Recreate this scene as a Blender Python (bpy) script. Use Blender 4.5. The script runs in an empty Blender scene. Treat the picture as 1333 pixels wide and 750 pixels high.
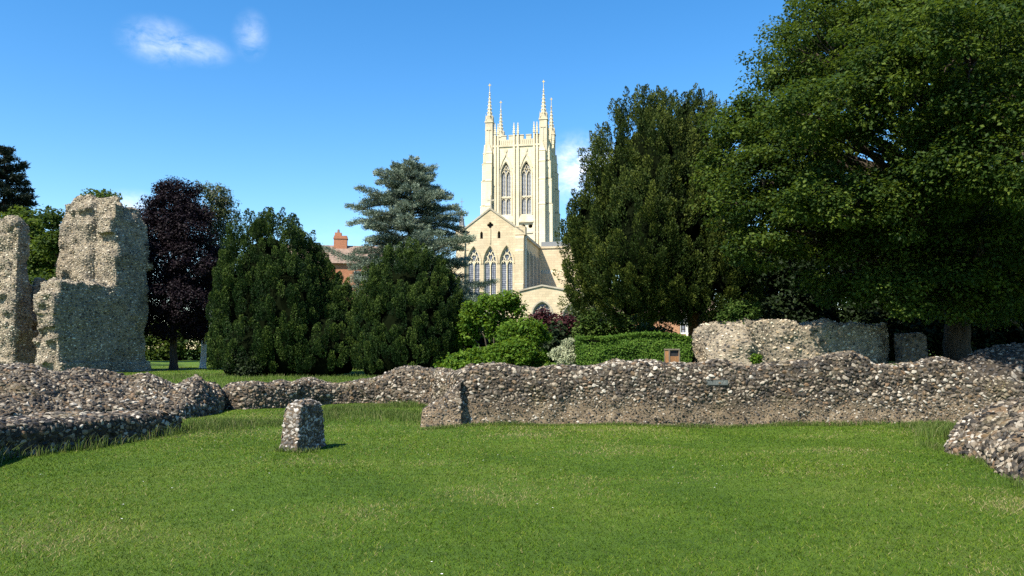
import bpy, bmesh, math, random
import numpy as np
from mathutils import Vector, Matrix

random.seed(7)
RNG = np.random.default_rng(11)
sc = bpy.context.scene
COL = sc.collection
R = math.radians

# ------------------------------------------------------------------ camera, light, exposure
F, HY, CX, CY = 1000.0, 455.0, 666.5, 375.0
PITCH = math.atan((HY - CY) / F)
EYE = 1.65
cam_d = bpy.data.cameras.new('camera')
cam_d.sensor_width = 36.0
cam_d.lens = 36.0 * F / 1333.0
cam_d.clip_start, cam_d.clip_end = 0.05, 3000
cam = bpy.data.objects.new('camera', cam_d)
COL.objects.link(cam)
cam.location = (0, 0, EYE)
cam.rotation_euler = (math.pi / 2 + PITCH, 0, 0)
sc.camera = cam


def ray(px, py):
    u, v = (px - CX) / F, (CY - py) / F
    c, s = math.cos(PITCH), math.sin(PITCH)
    return np.array([u, c - v * s, s + v * c])


def P(px, py, Y):
    d = ray(px, py)
    return np.array([0, 0, EYE]) + d * (Y / d[1])


SUN_EL, SUN_OFF = 50.0, 40.0            # elevation; degrees left of straight behind the camera
sd = np.array([-math.sin(R(SUN_OFF)) * math.cos(R(SUN_EL)), -math.cos(R(SUN_OFF)) * math.cos(R(SUN_EL)), math.sin(R(SUN_EL))])
sun_d = bpy.data.lights.new('sun', 'SUN')
sun_d.energy = 5.0
sun_d.angle = R(0.5)
sun_d.color = (1.0, 0.92, 0.77)
sun = bpy.data.objects.new('sun', sun_d)
COL.objects.link(sun)
sun.rotation_euler = Vector(-sd).to_track_quat('-Z', 'Y').to_euler()
sun.location = (0, 0, 60)

world = bpy.data.worlds.new('World')
sc.world = world
world.use_nodes = True


def build_world():
    nt = world.node_tree
    n, l = nt.nodes, nt.links
    n.clear()
    out = n.new('ShaderNodeOutputWorld')
    bg = n.new('ShaderNodeBackground')
    bg.inputs['Strength'].default_value = 0.104
    sky = n.new('ShaderNodeTexSky')
    sky.sky_type = 'NISHITA'
    sky.sun_disc = False
    sky.sun_elevation = R(SUN_EL)
    sky.sun_rotation = math.atan2(sd[0], sd[1])
    sky.altitude = 50
    sky.air_density = 1.0
    sky.dust_density = 0.1
    sky.ozone_density = 2.0
    hsv = n.new('ShaderNodeHueSaturation')
    hsv.inputs['Saturation'].default_value = 1.36
    hsv.inputs['Value'].default_value = 1.0
    l.new(sky.outputs[0], hsv.inputs['Color'])
    tc = n.new('ShaderNodeTexCoord')
    nz = n.new('ShaderNodeTexNoise')
    nz.inputs['Scale'].default_value = 34.0
    nz.inputs['Detail'].default_value = 7.0
    nz.inputs['Roughness'].default_value = 0.66
    nz.inputs['Distortion'].default_value = 0.35
    mp0 = n.new('ShaderNodeMapping')
    mp0.inputs['Scale'].default_value = (1.0, 1.0, 1.7)
    l.new(tc.outputs['Generated'], mp0.inputs['Vector'])
    l.new(mp0.outputs[0], nz.inputs['Vector'])
    total = None
    # soft cloud banks at fixed directions of the sky: centre, half-width, half-height, strength
    for px, py, sx, sz, k in [(207, 54, .042, .026, .56), (262, 66, .036, .017, .42), (327, 46, .020, .030, .42),
                              (755, 222, .054, .046, 1.35), (775, 210, .042, .022, .8),
                              (172, 268, .036, .018, .9), (560, 330, .22, .06, .16), (60, 330, .22, .05, .2)]:
        d = ray(px, py)
        d = d / np.linalg.norm(d)
        sub = n.new('ShaderNodeVectorMath'); sub.operation = 'SUBTRACT'
        l.new(tc.outputs['Generated'], sub.inputs[0])
        sub.inputs[1].default_value = tuple(d)
        scl = n.new('ShaderNodeVectorMath'); scl.operation = 'MULTIPLY'
        l.new(sub.outputs[0], scl.inputs[0])
        scl.inputs[1].default_value = (1 / sx, 1 / sx, 1 / sz)
        ln = n.new('ShaderNodeVectorMath'); ln.operation = 'LENGTH'
        l.new(scl.outputs[0], ln.inputs[0])
        mr = n.new('ShaderNodeMapRange'); mr.interpolation_type = 'SMOOTHSTEP'
        mr.inputs['From Min'].default_value = 1.25
        mr.inputs['From Max'].default_value = 0.0
        mr.inputs['To Min'].default_value = 0.0
        mr.inputs['To Max'].default_value = k
        l.new(ln.outputs['Value'], mr.inputs['Value'])
        if total is None:
            total = mr.outputs[0]
        else:
            ad = n.new('ShaderNodeMath'); ad.operation = 'ADD'
            l.new(total, ad.inputs[0]); l.new(mr.outputs[0], ad.inputs[1])
            total = ad.outputs[0]
    mrn = n.new('ShaderNodeMapRange')
    mrn.inputs['From Min'].default_value = 0.30
    mrn.inputs['From Max'].default_value = 0.78
    l.new(nz.outputs['Fac'], mrn.inputs['Value'])
    mul = n.new('ShaderNodeMath'); mul.operation = 'MULTIPLY'; mul.use_clamp = True
    l.new(total, mul.inputs[0]); l.new(mrn.outputs[0], mul.inputs[1])
    mix = n.new('ShaderNodeMix'); mix.data_type = 'RGBA'
    l.new(mul.outputs[0], mix.inputs['Factor'])
    l.new(hsv.outputs[0], mix.inputs['A'])
    mix.inputs['B'].default_value = (6.0, 6.3, 7.2, 1)
    l.new(mix.outputs['Result'], bg.inputs['Color'])
    l.new(bg.outputs[0], out.inputs['Surface'])


build_world()
sc.view_settings.view_transform = 'Standard'
sc.view_settings.look = 'None'
sc.view_settings.exposure = 1.18
sc.view_settings.gamma = 1.0
sc.view_settings.use_curve_mapping = False
sc.render.engine = 'CYCLES'
sc.cycles.max_bounces = 6
sc.cycles.diffuse_bounces = 2
sc.cycles.transparent_max_bounces = 4
sc.cycles.use_denoising = False


# ------------------------------------------------------------------ helpers
def smooth(a, b, x):
    t = np.clip((np.asarray(x, float) - a) / (b - a), 0, 1)
    return t * t * (3 - 2 * t)


def gz(x, y):
    """height of the ground"""
    x, y = np.asarray(x, float), np.asarray(y, float)
    h = 0.35 * smooth(23, 36, y)
    h = h + 0.72 * smooth(18.6, 20.5, y) * smooth(-1.9, 0.6, x) * (1 - smooth(60, 90, y))
    h = h + 0.03 * np.sin(x * 0.7 + 1.3) * np.sin(y * 0.45) + 0.015 * np.sin(x * 1.9 + y * 1.3)
    return h


def G(x, y):
    return float(gz(x, y))


def _hash(i, j, k, s):
    n = (i * 374761393 + j * 668265263 + k * 2147483647 + s * 974634777) & 0xFFFFFFFF
    n = ((n ^ (n >> 13)) * 1274126177) & 0xFFFFFFFF
    n = n ^ (n >> 16)
    return (n & 0xFFFF) / 65535.0


def vnoise(p, scale=1.0, seed=0):
    q = np.asarray(p) * scale
    i = np.floor(q).astype(np.int64)
    f = q - i
    f = f * f * (3 - 2 * f)
    r = 0
    for dx in (0, 1):
        for dy in (0, 1):
            for dz in (0, 1):
                w = (f[:, 0] if dx else 1 - f[:, 0]) * (f[:, 1] if dy else 1 - f[:, 1]) * (f[:, 2] if dz else 1 - f[:, 2])
                r = r + w * _hash(i[:, 0] + dx, i[:, 1] + dy, i[:, 2] + dz, seed)
    return r * 2 - 1


def norm(v):
    return v / np.maximum(np.linalg.norm(v, axis=-1, keepdims=True), 1e-9)


def tag(o, label=None, cat=None, group=None, kind=None):
    if label: o['label'] = label
    if cat: o['category'] = cat
    if group: o['group'] = group
    if kind: o['kind'] = kind
    return o


def empty(name, loc, label, cat, group=None, rz=0.0):
    o = bpy.data.objects.new(name, None)
    o.empty_display_size = 0.3
    o.location = loc
    o.rotation_euler = (0, 0, rz)
    COL.objects.link(o)
    return tag(o, label, cat, group, 'thing')


def link(name, me, mats, parent=None):
    o = bpy.data.objects.new(name, me)
    for m in (mats if isinstance(mats, (list, tuple)) else [mats]):
        me.materials.append(m)
    COL.objects.link(o)
    if parent is not None:
        o.parent = parent
    return o


def wmat(o):
    m = Matrix.LocRotScale(o.location, o.rotation_euler, None)
    return wmat(o.parent) @ m if o.parent else m


def np_mesh(name, verts, faces, mats, parent=None, attrs=None, mat_idx=None, flat=True, origin=None):
    """verts Nx3 in WORLD space; faces: list of int arrays (n,k). parent at any transform: verts are brought into its space."""
    verts = np.asarray(verts, float)
    me = bpy.data.meshes.new(name)
    if parent is not None:
        inv = np.array(wmat(parent).inverted())
        verts = verts @ inv[:3, :3].T + inv[:3, 3]
    elif origin is not None:
        verts = verts - np.asarray(origin)
    me.vertices.add(len(verts))
    me.vertices.foreach_set('co', verts.astype(np.float32).ravel())
    loops = np.concatenate([f.ravel() for f in faces]).astype(np.int32)
    tot = np.concatenate([np.full(len(f), f.shape[1], np.int32) for f in faces])
    start = np.concatenate([[0], np.cumsum(tot)[:-1]]).astype(np.int32)
    me.loops.add(len(loops))
    me.loops.foreach_set('vertex_index', loops)
    me.polygons.add(len(tot))
    me.polygons.foreach_set('loop_start', start)
    me.polygons.foreach_set('loop_total', tot)
    if mat_idx is not None:
        me.polygons.foreach_set('material_index', np.asarray(mat_idx, np.int32))
    me.polygons.foreach_set('use_smooth', np.full(len(tot), not flat))
    for k, a in (attrs or {}).items():
        at = me.attributes.new(k, 'FLOAT', 'POINT')
        at.data.foreach_set('value', np.asarray(a, np.float32))
    me.update(calc_edges=True)
    o = link(name, me, mats, parent)
    if parent is None and origin is not None:
        o.location = tuple(origin)
    return o


def bm_obj(name, bm, mats, parent=None, smooth_=False, recalc=True):
    if recalc:
        bmesh.ops.recalc_face_normals(bm, faces=bm.faces)
    me = bpy.data.meshes.new(name)
    bm.to_mesh(me)
    bm.free()
    if smooth_:
        for p in me.polygons: p.use_smooth = True
    return link(name, me, mats, parent)


def box(bm, x0, x1, y0, y1, z0, z1, M=None):
    vs = [bm.verts.new((x, y, z)) for z in (z0, z1) for y in (y0, y1) for x in (x0, x1)]
    for f in ((0, 1, 3, 2), (4, 6, 7, 5), (0, 4, 5, 1), (2, 3, 7, 6), (0, 2, 6, 4), (1, 5, 7, 3)):
        bm.faces.new([vs[i] for i in f])
    if M is not None:
        bmesh.ops.transform(bm, matrix=M, verts=vs)
    return vs


def prism(bm, pts, axis, a0, a1, M=None):
    """extrude a 2D polygon; axis 'y': pts are (x,z); axis 'x': pts are (y,z); axis 'z': pts are (x,y)"""
    def mk(p, a):
        return {'y': (p[0], a, p[1]), 'x': (a, p[0], p[1]), 'z': (p[0], p[1], a)}[axis]
    A = [bm.verts.new(mk(p, a0)) for p in pts]
    B = [bm.verts.new(mk(p, a1)) for p in pts]
    n = len(pts)
    bm.faces.new(A); bm.faces.new(B[::-1])
    for i in range(n):
        bm.faces.new((A[i], A[(i + 1) % n], B[(i + 1) % n], B[i]))
    if M is not None:
        bmesh.ops.transform(bm, matrix=M, verts=A + B)
    return A + B


def frustum(bm, c, r0, r1, z0, z1, n=8, rot=0.0, M=None):
    A = [bm.verts.new((c[0] + r0 * math.cos(rot + 2 * math.pi * i / n), c[1] + r0 * math.sin(rot + 2 * math.pi * i / n), z0)) for i in range(n)]
    B = [bm.verts.new((c[0] + r1 * math.cos(rot + 2 * math.pi * i / n), c[1] + r1 * math.sin(rot + 2 * math.pi * i / n), z1)) for i in range(n)]
    bm.faces.new(A[::-1]); bm.faces.new(B)
    for i in range(n):
        bm.faces.new((A[i], A[(i + 1) % n], B[(i + 1) % n], B[i]))
    if M is not None:
        bmesh.ops.transform(bm, matrix=M, verts=A + B)


def plate(bm, outer, holes, y0, th, M=None):
    """vertical plate in the XZ plane with holes, from y0 back to y0+th"""
    tmp = bmesh.new()
    edges = []
    for loop in [outer] + list(holes):
        vs = [tmp.verts.new((p[0], y0, p[1])) for p in loop]
        edges += [tmp.edges.new((vs[i], vs[(i + 1) % len(vs)])) for i in range(len(vs))]
    bmesh.ops.triangle_fill(tmp, edges=edges, use_beauty=True, normal=(0, -1, 0))
    ext = bmesh.ops.extrude_face_region(tmp, geom=tmp.faces[:], use_keep_orig=True)
    nv = [g for g in ext['geom'] if isinstance(g, bmesh.types.BMVert)]
    bmesh.ops.translate(tmp, verts=nv, vec=(0, th, 0))
    bmesh.ops.recalc_face_normals(tmp, faces=tmp.faces)
    if M is not None:
        bmesh.ops.transform(tmp, matrix=M, verts=tmp.verts)
    me = bpy.data.meshes.new('tmp')
    tmp.to_mesh(me); tmp.free()
    bm.from_mesh(me)
    bpy.data.meshes.remove(me)


def arch(cx, w, z0, z1, z2, n=7):
    """outline of a pointed arch opening: half-width w, sill z0, springing z1, apex z2"""
    h = z2 - z1
    Rr = (w * w + h * h) / (2 * w)
    amax = math.acos(max(-1, min(1, (Rr - w) / Rr)))
    right = [(cx + (w - Rr) + Rr * math.cos(amax * i / n), z1 + Rr * math.sin(amax * i / n)) for i in range(n + 1)]
    left = [(2 * cx - x, z) for x, z in right[:-1]][::-1]
    return [(cx - w, z0), (cx + w, z0)] + right + left


def arc_pts(cx, w, z1, z2, n=7):
    a = arch(cx, w, z1 - 1, z1, z2, n)
    return a[2:]


def bar(bm, p, q, t, y0, d, M=None):
    """bar of square-ish section between 2D points p and q (XZ), width t, from y0 to y0+d"""
    dx, dz = q[0] - p[0], q[1] - p[1]
    L = math.hypot(dx, dz)
    if L < 1e-6: return
    nx, nz = -dz / L * t / 2, dx / L * t / 2
    ex, ez = dx / L * t * .2, dz / L * t * .2
    pts = [(p[0] + nx - ex, p[1] + nz - ez), (p[0] - nx - ex, p[1] - nz - ez), (q[0] - nx + ex, q[1] - nz + ez), (q[0] + nx + ex, q[1] + nz + ez)]
    prism(bm, pts, 'y', y0, y0 + d, M)


def polybar(bm, pts, t, y0, d, M=None):
    for i in range(len(pts) - 1):
        bar(bm, pts[i], pts[i + 1], t, y0 + 0.003 * (i % 2), d, M)


class Tubes:
    def __init__(self):
        self.v, self.f, self.n = [], [], 0

    def add(self, pts, rad, sides=6):
        pts = np.asarray(pts, float)
        m = len(pts)
        t = np.gradient(pts, axis=0)
        t = norm(t)
        ref = np.where(np.abs(t[:, 2:3]) > .9, np.array([[1., 0, 0]]), np.array([[0, 0, 1.]]))
        a = norm(np.cross(t, ref)); b = np.cross(t, a)
        an = np.linspace(0, 2 * np.pi, sides, endpoint=False)
        ring = (a[:, None] * np.cos(an)[None, :, None] + b[:, None] * np.sin(an)[None, :, None]) * np.asarray(rad)[:, None, None] + pts[:, None]
        self.v.append(ring.reshape(-1, 3))
        i = np.arange(m - 1)[:, None] * sides; j = np.arange(sides)[None]; k = (j + 1) % sides
        self.f.append(np.stack([i + j, i + k, i + sides + k, i + sides + j], -1).reshape(-1, 4) + self.n)
        self.n += m * sides

    def build(self, name, mat, parent):
        return np_mesh(name, np.concatenate(self.v), [np.concatenate(self.f)], mat, parent, flat=False)


def curve(p, q, sag=0.0, n=7, wob=0.0):
    t = np.linspace(0, 1, n)[:, None]
    p, q = np.asarray(p, float), np.asarray(q, float)
    m = (p + q) / 2 + np.array([0, 0, sag])
    c = (1 - t) ** 2 * p + 2 * t * (1 - t) * m + t * t * q
    if wob:
        c[1:-1] += RNG.normal(0, wob, (n - 2, 3))
    return c


# ------------------------------------------------------------------ materials
def new_mat(name):
    m = bpy.data.materials.new(name)
    m.use_nodes = True
    nt = m.node_tree
    b = nt.nodes['Principled BSDF']
    b.inputs['Roughness'].default_value = 0.85
    b.inputs['Specular IOR Level'].default_value = 0.2
    return m, nt.nodes, nt.links, b


def ramp(n, stops, interp='LINEAR'):
    r = n.new('ShaderNodeValToRGB')
    r.color_ramp.interpolation = interp
    e = r.color_ramp.elements
    while len(e) < len(stops): e.new(0.5)
    for i, (p, c) in enumerate(stops):
        e[i].position = p
        e[i].color = (*c, 1)
    return r


def tex_noise(n, l, scale, detail=4, rough=.6, coord='Object', dist=0.0, zscale=1.0):
    tc = n.new('ShaderNodeTexCoord')
    t = n.new('ShaderNodeTexNoise')
    t.inputs['Scale'].default_value = scale
    t.inputs['Detail'].default_value = detail
    t.inputs['Roughness'].default_value = rough
    t.inputs['Distortion'].default_value = dist
    if zscale != 1.0:
        mp = n.new('ShaderNodeMapping')
        mp.inputs['Scale'].default_value = (1, 1, zscale)
        l.new(tc.outputs[coord], mp.inputs[0]); l.new(mp.outputs[0], t.inputs['Vector'])
    else:
        l.new(tc.outputs[coord], t.inputs['Vector'])
    return t


def mixc(n, l, fac, a, b, mode='MIX'):
    m = n.new('ShaderNodeMix'); m.data_type = 'RGBA'; m.blend_type = mode
    for s, v in (('Factor', fac), ('A', a), ('B', b)):
        if isinstance(v, (int, float)): m.inputs[s].default_value = v
        elif isinstance(v, tuple): m.inputs[s].default_value = (*v, 1)
        else: l.new(v, m.inputs[s])
    return m.outputs['Result']


def bump(n, l, b, h, dist=.02, strength=.6):
    bp = n.new('ShaderNodeBump')
    bp.inputs['Distance'].default_value = dist
    bp.inputs['Strength'].default_value = strength
    l.new(h, bp.inputs['Height'])
    l.new(bp.outputs[0], b.inputs['Normal'])


def foliage_mat(name, stops, trans=.22, rough=.6, spec=.12, tcol=None, k=.53):
    stops = [(p, tuple(x * k for x in c)) for p, c in stops]
    m, n, l, b = new_mat(name)
    at = n.new('ShaderNodeAttribute'); at.attribute_name = 'rnd'
    rp = ramp(n, stops)
    l.new(at.outputs['Fac'], rp.inputs[0])
    l.new(rp.outputs[0], b.inputs['Base Color'])
    b.inputs['Roughness'].default_value = rough
    b.inputs['Specular IOR Level'].default_value = spec
    tr = n.new('ShaderNodeBsdfTranslucent')
    if tcol: l.new(mixc(n, l, .6, rp.outputs[0], tcol), tr.inputs['Color'])
    else: l.new(rp.outputs[0], tr.inputs['Color'])
    mx = n.new('ShaderNodeMixShader'); mx.inputs[0].default_value = trans
    l.new(b.outputs[0], mx.inputs[1]); l.new(tr.outputs[0], mx.inputs[2])
    l.new(mx.outputs[0], n['Material Output'].inputs['Surface'])
    return m


def stone_mat(name, stops, mott=.45):
    m, n, l, b = new_mat(name)
    at = n.new('ShaderNodeAttribute'); at.attribute_name = 'rnd'
    rp = ramp(n, stops, 'CONSTANT')
    l.new(at.outputs['Fac'], rp.inputs[0])
    nz = tex_noise(n, l, 14, 5, .7)
    r2 = ramp(n, [(.33, (.42, .40, .38)), (.52, (.9, .88, .86)), (.72, (1.25, 1.2, 1.12))])
    l.new(nz.outputs['Fac'], r2.inputs[0])
    c = mixc(n, l, mott, rp.outputs[0], r2.outputs[0], 'MULTIPLY')
    # lichen and moss
    n3 = tex_noise(n, l, 1.1, 4, .65)
    r3 = ramp(n, [(.56, (0, 0, 0)), (.70, (1, 1, 1))])
    l.new(n3.outputs['Fac'], r3.inputs[0])
    mm = n.new('ShaderNodeMath'); mm.operation = 'MULTIPLY'; mm.inputs[1].default_value = .38
    l.new(r3.outputs[0], mm.inputs[0])
    c = mixc(n, l, mm.outputs[0], c, (.15, .12, .045))
    l.new(c, b.inputs['Base Color'])
    b.inputs['Roughness'].default_value = .62
    b.inputs['Specular IOR Level'].default_value = .35
    bump(n, l, b, nz.outputs['Fac'], .01, .5)
    return m


def mortar_mat(name, a, bcol, zlow=None):
    m, n, l, b = new_mat(name)
    nz = tex_noise(n, l, 3.2, 8, .7)
    rp = ramp(n, [(.3, tuple(x * .45 for x in a)), (.5, a), (.72, bcol)])
    l.new(nz.outputs['Fac'], rp.inputs[0])
    c = rp.outputs[0]
    tc = n.new('ShaderNodeTexCoord')
    if zlow:
        r5 = ramp(n, [(.3, tuple(x * .7 for x in zlow[0])), (.5, zlow[0]), (.72, zlow[1])])
        l.new(nz.outputs['Fac'], r5.inputs[0])
        sp = n.new('ShaderNodeSeparateXYZ'); l.new(tc.outputs['Object'], sp.inputs[0])
        n5 = tex_noise(n, l, .8, 4, .6)
        ma = n.new('ShaderNodeMath'); ma.operation = 'MULTIPLY_ADD'; ma.inputs[1].default_value = 1.1; l.new(n5.outputs['Fac'], ma.inputs[0]); l.new(sp.outputs[2], ma.inputs[2])
        m5 = n.new('ShaderNodeMapRange'); m5.inputs['From Min'].default_value = 1.28; m5.inputs['From Max'].default_value = .85
        l.new(ma.outputs[0], m5.inputs['Value'])
        c = mixc(n, l, m5.outputs[0], c, r5.outputs[0])
    vo = n.new('ShaderNodeTexVoronoi'); vo.inputs['Scale'].default_value = 15
    l.new(tc.outputs['Object'], vo.inputs['Vector'])
    r4 = ramp(n, [(.0, (.55, .55, .55)), (.25, (1, 1, 1)), (1, (1.1, 1.05, 1))])
    l.new(vo.outputs['Color'], r4.inputs[0])
    c = mixc(n, l, .6, c, r4.outputs[0], 'MULTIPLY')
    l.new(c, b.inputs['Base Color'])
    n2 = tex_noise(n, l, 26, 6, .75)
    bump(n, l, b, n2.outputs['Fac'], .03, .9)
    return m


FLINT = [(0, (.030, .027, .024)), (.14, (.088, .080, .072)), (.30, (.17, .153, .132)), (.46, (.275, .24, .195)), (.60, (.40, .35, .285)),
         (.74, (.56, .52, .46)), (.83, (.26, .19, .12)), (.90, (.30, .20, .125)), (.945, (.74, .72, .68))]
FLINT_TAN = [(0, (.045, .042, .039)), (.13, (.13, .12, .107)), (.32, (.235, .21, .175)), (.52, (.36, .315, .25)), (.72, (.48, .42, .335)),
             (.86, (.32, .25, .17)), (.93, (.60, .56, .48))]
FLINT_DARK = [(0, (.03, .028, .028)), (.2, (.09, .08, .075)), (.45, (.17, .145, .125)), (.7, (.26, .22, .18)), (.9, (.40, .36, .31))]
FLINT = [(p, tuple(x * (.38 if p < .5 else .46) * k for x, k in zip(c, (1.06, 1.0, .90)))) for p, c in FLINT]
FLINT_TAN = [(p, tuple(x * k * .88 for x, k in zip(c, (1.0, .985, .92)))) for p, c in FLINT_TAN]
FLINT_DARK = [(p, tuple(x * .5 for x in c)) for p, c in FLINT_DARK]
M = {}
M['flint'] = stone_mat('flint', FLINT)
M['flint_pale'] = stone_mat('flint_pale', [(0, (.03, .028, .025)), (.16, (.085, .078, .07)), (.34, (.17, .155, .135)), (.55, (.27, .245, .21)), (.78, (.19, .135, .085)), (.86, (.38, .36, .335))])
M['flint_tan'] = stone_mat('flint_tan', FLINT_TAN)
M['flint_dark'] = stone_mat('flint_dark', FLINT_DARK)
M['mortar'] = mortar_mat('mortar', (.085, .066, .047), (.17, .132, .09))
M['mortar_main'] = mortar_mat('mortar_main', (.055, .044, .033), (.11, .088, .062), zlow=((.16, .122, .08), (.27, .21, .14)))
M['mortar_tan'] = mortar_mat('mortar_tan', (.185, .155, .115), (.32, .275, .205))
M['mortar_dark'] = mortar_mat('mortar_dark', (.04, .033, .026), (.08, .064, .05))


def ashlar(name, col, bw=.9, bh=.35, contrast=.10, stain=.35):
    m, n, l, b = new_mat(name)
    tc = n.new('ShaderNodeTexCoord')
    sep = n.new('ShaderNodeSeparateXYZ'); l.new(tc.outputs['Object'], sep.inputs[0])
    ad = n.new('ShaderNodeMath'); ad.operation = 'ADD'
    l.new(sep.outputs[0], ad.inputs[0]); l.new(sep.outputs[1], ad.inputs[1])
    cb = n.new('ShaderNodeCombineXYZ'); l.new(ad.outputs[0], cb.inputs[0]); l.new(sep.outputs[2], cb.inputs[1])
    br = n.new('ShaderNodeTexBrick')
    br.inputs['Scale'].default_value = 1.0
    br.inputs['Brick Width'].default_value = bw
    br.inputs['Row Height'].default_value = bh
    br.inputs['Mortar Size'].default_value = .018
    br.inputs['Color1'].default_value = (*[x * (1 + contrast) for x in col], 1)
    br.inputs['Color2'].default_value = (*[x * (1 - contrast) for x in col], 1)
    br.inputs['Mortar'].default_value = (*[x * .72 for x in col], 1)
    l.new(cb.outputs[0], br.inputs['Vector'])
    nz = tex_noise(n, l, .55, 7, .65, zscale=.35)
    rp = ramp(n, [(.34, (.72, .68, .60)), (.55, (1, 1, 1))])
    l.new(nz.outputs['Fac'], rp.inputs[0])
    c = mixc(n, l, stain, br.outputs['Color'], rp.outputs[0], 'MULTIPLY')
    l.new(c, b.inputs['Base Color'])
    n2 = tex_noise(n, l, 9, 5, .7)
    bump(n, l, b, n2.outputs['Fac'], .02, .35)
    return m


M['limestone'] = ashlar('limestone', (.61, .54, .39), contrast=.06, stain=.5)
M['limestone_trim'] = ashlar('limestone_trim', (.50, .445, .335), contrast=.05, stain=.7)
M['limestone_warm'] = ashlar('limestone_warm', (.47, .39, .27), contrast=.10, stain=.5)
M['limestone_grey'] = ashlar('limestone_grey', (.34, .31, .25), contrast=.08, stain=.6)
M['brick'] = ashlar('brick', (.36, .16, .09), bw=.23, bh=.075, contrast=.2)
M['brick_pink'] = ashlar('brick_pink', (.46, .25, .15), bw=.23, bh=.075, contrast=.12)


def plain(name, col, rough=.7, spec=.3, var=.25, scale=8, metal=0.0):
    m, n, l, b = new_mat(name)
    nz = tex_noise(n, l, scale, 5, .65)
    rp = ramp(n, [(.3, tuple(x * (1 - var) for x in col)), (.7, tuple(x * (1 + var) for x in col))])
    l.new(nz.outputs['Fac'], rp.inputs[0])
    l.new(rp.outputs[0], b.inputs['Base Color'])
    b.inputs['Roughness'].default_value = rough
    b.inputs['Specular IOR Level'].default_value = spec
    b.inputs['Metallic'].default_value = metal
    return m


M['lead'] = plain('lead', (.16, .17, .18), .55)
M['louvre'] = plain('louvre', (.27, .29, .33), .6)
M['dark'] = plain('dark', (.02, .02, .022), .8)
M['pipe'] = plain('pipe', (.55, .55, .52), .5)
M['roof_tile'] = plain('roof_tile', (.19, .135, .105), .8, scale=3)
M['slate'] = plain('slate', (.075, .085, .08), .6)
M['wood'] = plain('wood', (.26, .13, .055), .6)
M['white_paint'] = plain('white_paint', (.75, .75, .72), .5, var=.06)
M['metal_gold'] = plain('metal_gold', (.55, .40, .13), .4)
M['engraving'] = plain('engraving', (.15, .16, .15), .7)


def leaded_glass():
    m, n, l, b = new_mat('leaded_glass')
    tc = n.new('ShaderNodeTexCoord')
    sep = n.new('ShaderNodeSeparateXYZ'); l.new(tc.outputs['Object'], sep.inputs[0])
    cb = n.new('ShaderNodeCombineXYZ')
    ad = n.new('ShaderNodeMath'); ad.operation = 'ADD'
    l.new(sep.outputs[0], ad.inputs[0]); l.new(sep.outputs[1], ad.inputs[1])
    l.new(ad.outputs[0], cb.inputs[0]); l.new(sep.outputs[2], cb.inputs[1])
    br = n.new('ShaderNodeTexBrick')
    br.offset = 0
    br.inputs['Scale'].default_value = 1
    br.inputs['Brick Width'].default_value = .27
    br.inputs['Row Height'].default_value = .30
    br.inputs['Mortar Size'].default_value = .035
    br.inputs['Color1'].default_value = (.13, .14, .18, 1)
    br.inputs['Color2'].default_value = (.24, .25, .30, 1)
    br.inputs['Mortar'].default_value = (.02, .02, .025, 1)
    l.new(cb.outputs[0], br.inputs['Vector'])
    l.new(br.outputs[0], b.inputs['Base Color'])
    b.inputs['Roughness'].default_value = .25
    b.inputs['Specular IOR Level'].default_value = .5
    return m


M['glass'] = leaded_glass()


def bark(name, a, c, scale=6):
    m, n, l, b = new_mat(name)
    nz = tex_noise(n, l, scale, 7, .7, zscale=.25, dist=.4)
    rp = ramp(n, [(.3, a), (.7, c)])
    l.new(nz.outputs['Fac'], rp.inputs[0])
    l.new(rp.outputs[0], b.inputs['Base Color'])
    bump(n, l, b, nz.outputs['Fac'], .06, 1.0)
    return m


M['bark'] = bark('bark', (.022, .018, .013), (.085, .066, .047))
M['bark_dark'] = bark('bark_dark', (.02, .016, .013), (.07, .055, .042))
M['bark_red'] = bark('bark_red', (.05, .025, .016), (.15, .075, .045))
M['bark_birch'] = bark('bark_birch', (.30, .27, .23), (.80, .76, .70), 3)

M['yew_leaf'] = foliage_mat('yew_leaf', [(0, (.006, .020, .006)), (.45, (.022, .056, .011)), (1, (.14, .21, .038))], .12)
M['yew_right_leaf'] = foliage_mat('yew_right_leaf', [(0, (.013, .030, .008)), (.45, (.046, .080, .015)), (1, (.185, .225, .038))], .16)
M['yew_core'] = plain('yew_core', (.004, .006, .0025), 1.0, spec=.0)  # near-black: paints the shade inside dense yew crowns and the hedge
M['sycamore_leaf'] = foliage_mat('sycamore_leaf', [(0, (.015, .036, .008)), (.5, (.042, .088, .014)), (1, (.18, .245, .034))], .30, tcol=(.16, .24, .02))
M['lime_leaf'] = foliage_mat('lime_leaf', [(0, (.028, .062, .01)), (.5, (.072, .128, .018)), (1, (.19, .245, .04))], .3, tcol=(.16, .24, .02))
M['beech_leaf'] = foliage_mat('beech_leaf', [(0, (.010, .007, .011)), (.5, (.020, .011, .018)), (1, (.024, .017, .022))], .06, .6, .12)
M['birch_leaf'] = foliage_mat('birch_leaf', [(0, (.05, .08, .03)), (.6, (.14, .18, .08)), (1, (.28, .30, .15))], .25)
M['cedar_leaf'] = foliage_mat('cedar_leaf', [(0, (.046, .070, .050)), (.5, (.122, .162, .118)), (1, (.28, .33, .25))], .15, k=1.0)
M['pine_leaf'] = foliage_mat('pine_leaf', [(0, (.010, .020, .014)), (.6, (.024, .042, .028)), (1, (.055, .075, .045))], .1)
M['bright_leaf'] = foliage_mat('bright_leaf', [(0, (.035, .085, .009)), (.5, (.095, .20, .017)), (1, (.23, .37, .045))], .33, tcol=(.28, .42, .03))
M['plum_leaf'] = foliage_mat('plum_leaf', [(0, (.030, .010, .014)), (.5, (.085, .026, .032)), (1, (.20, .075, .075))], .2)
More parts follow.
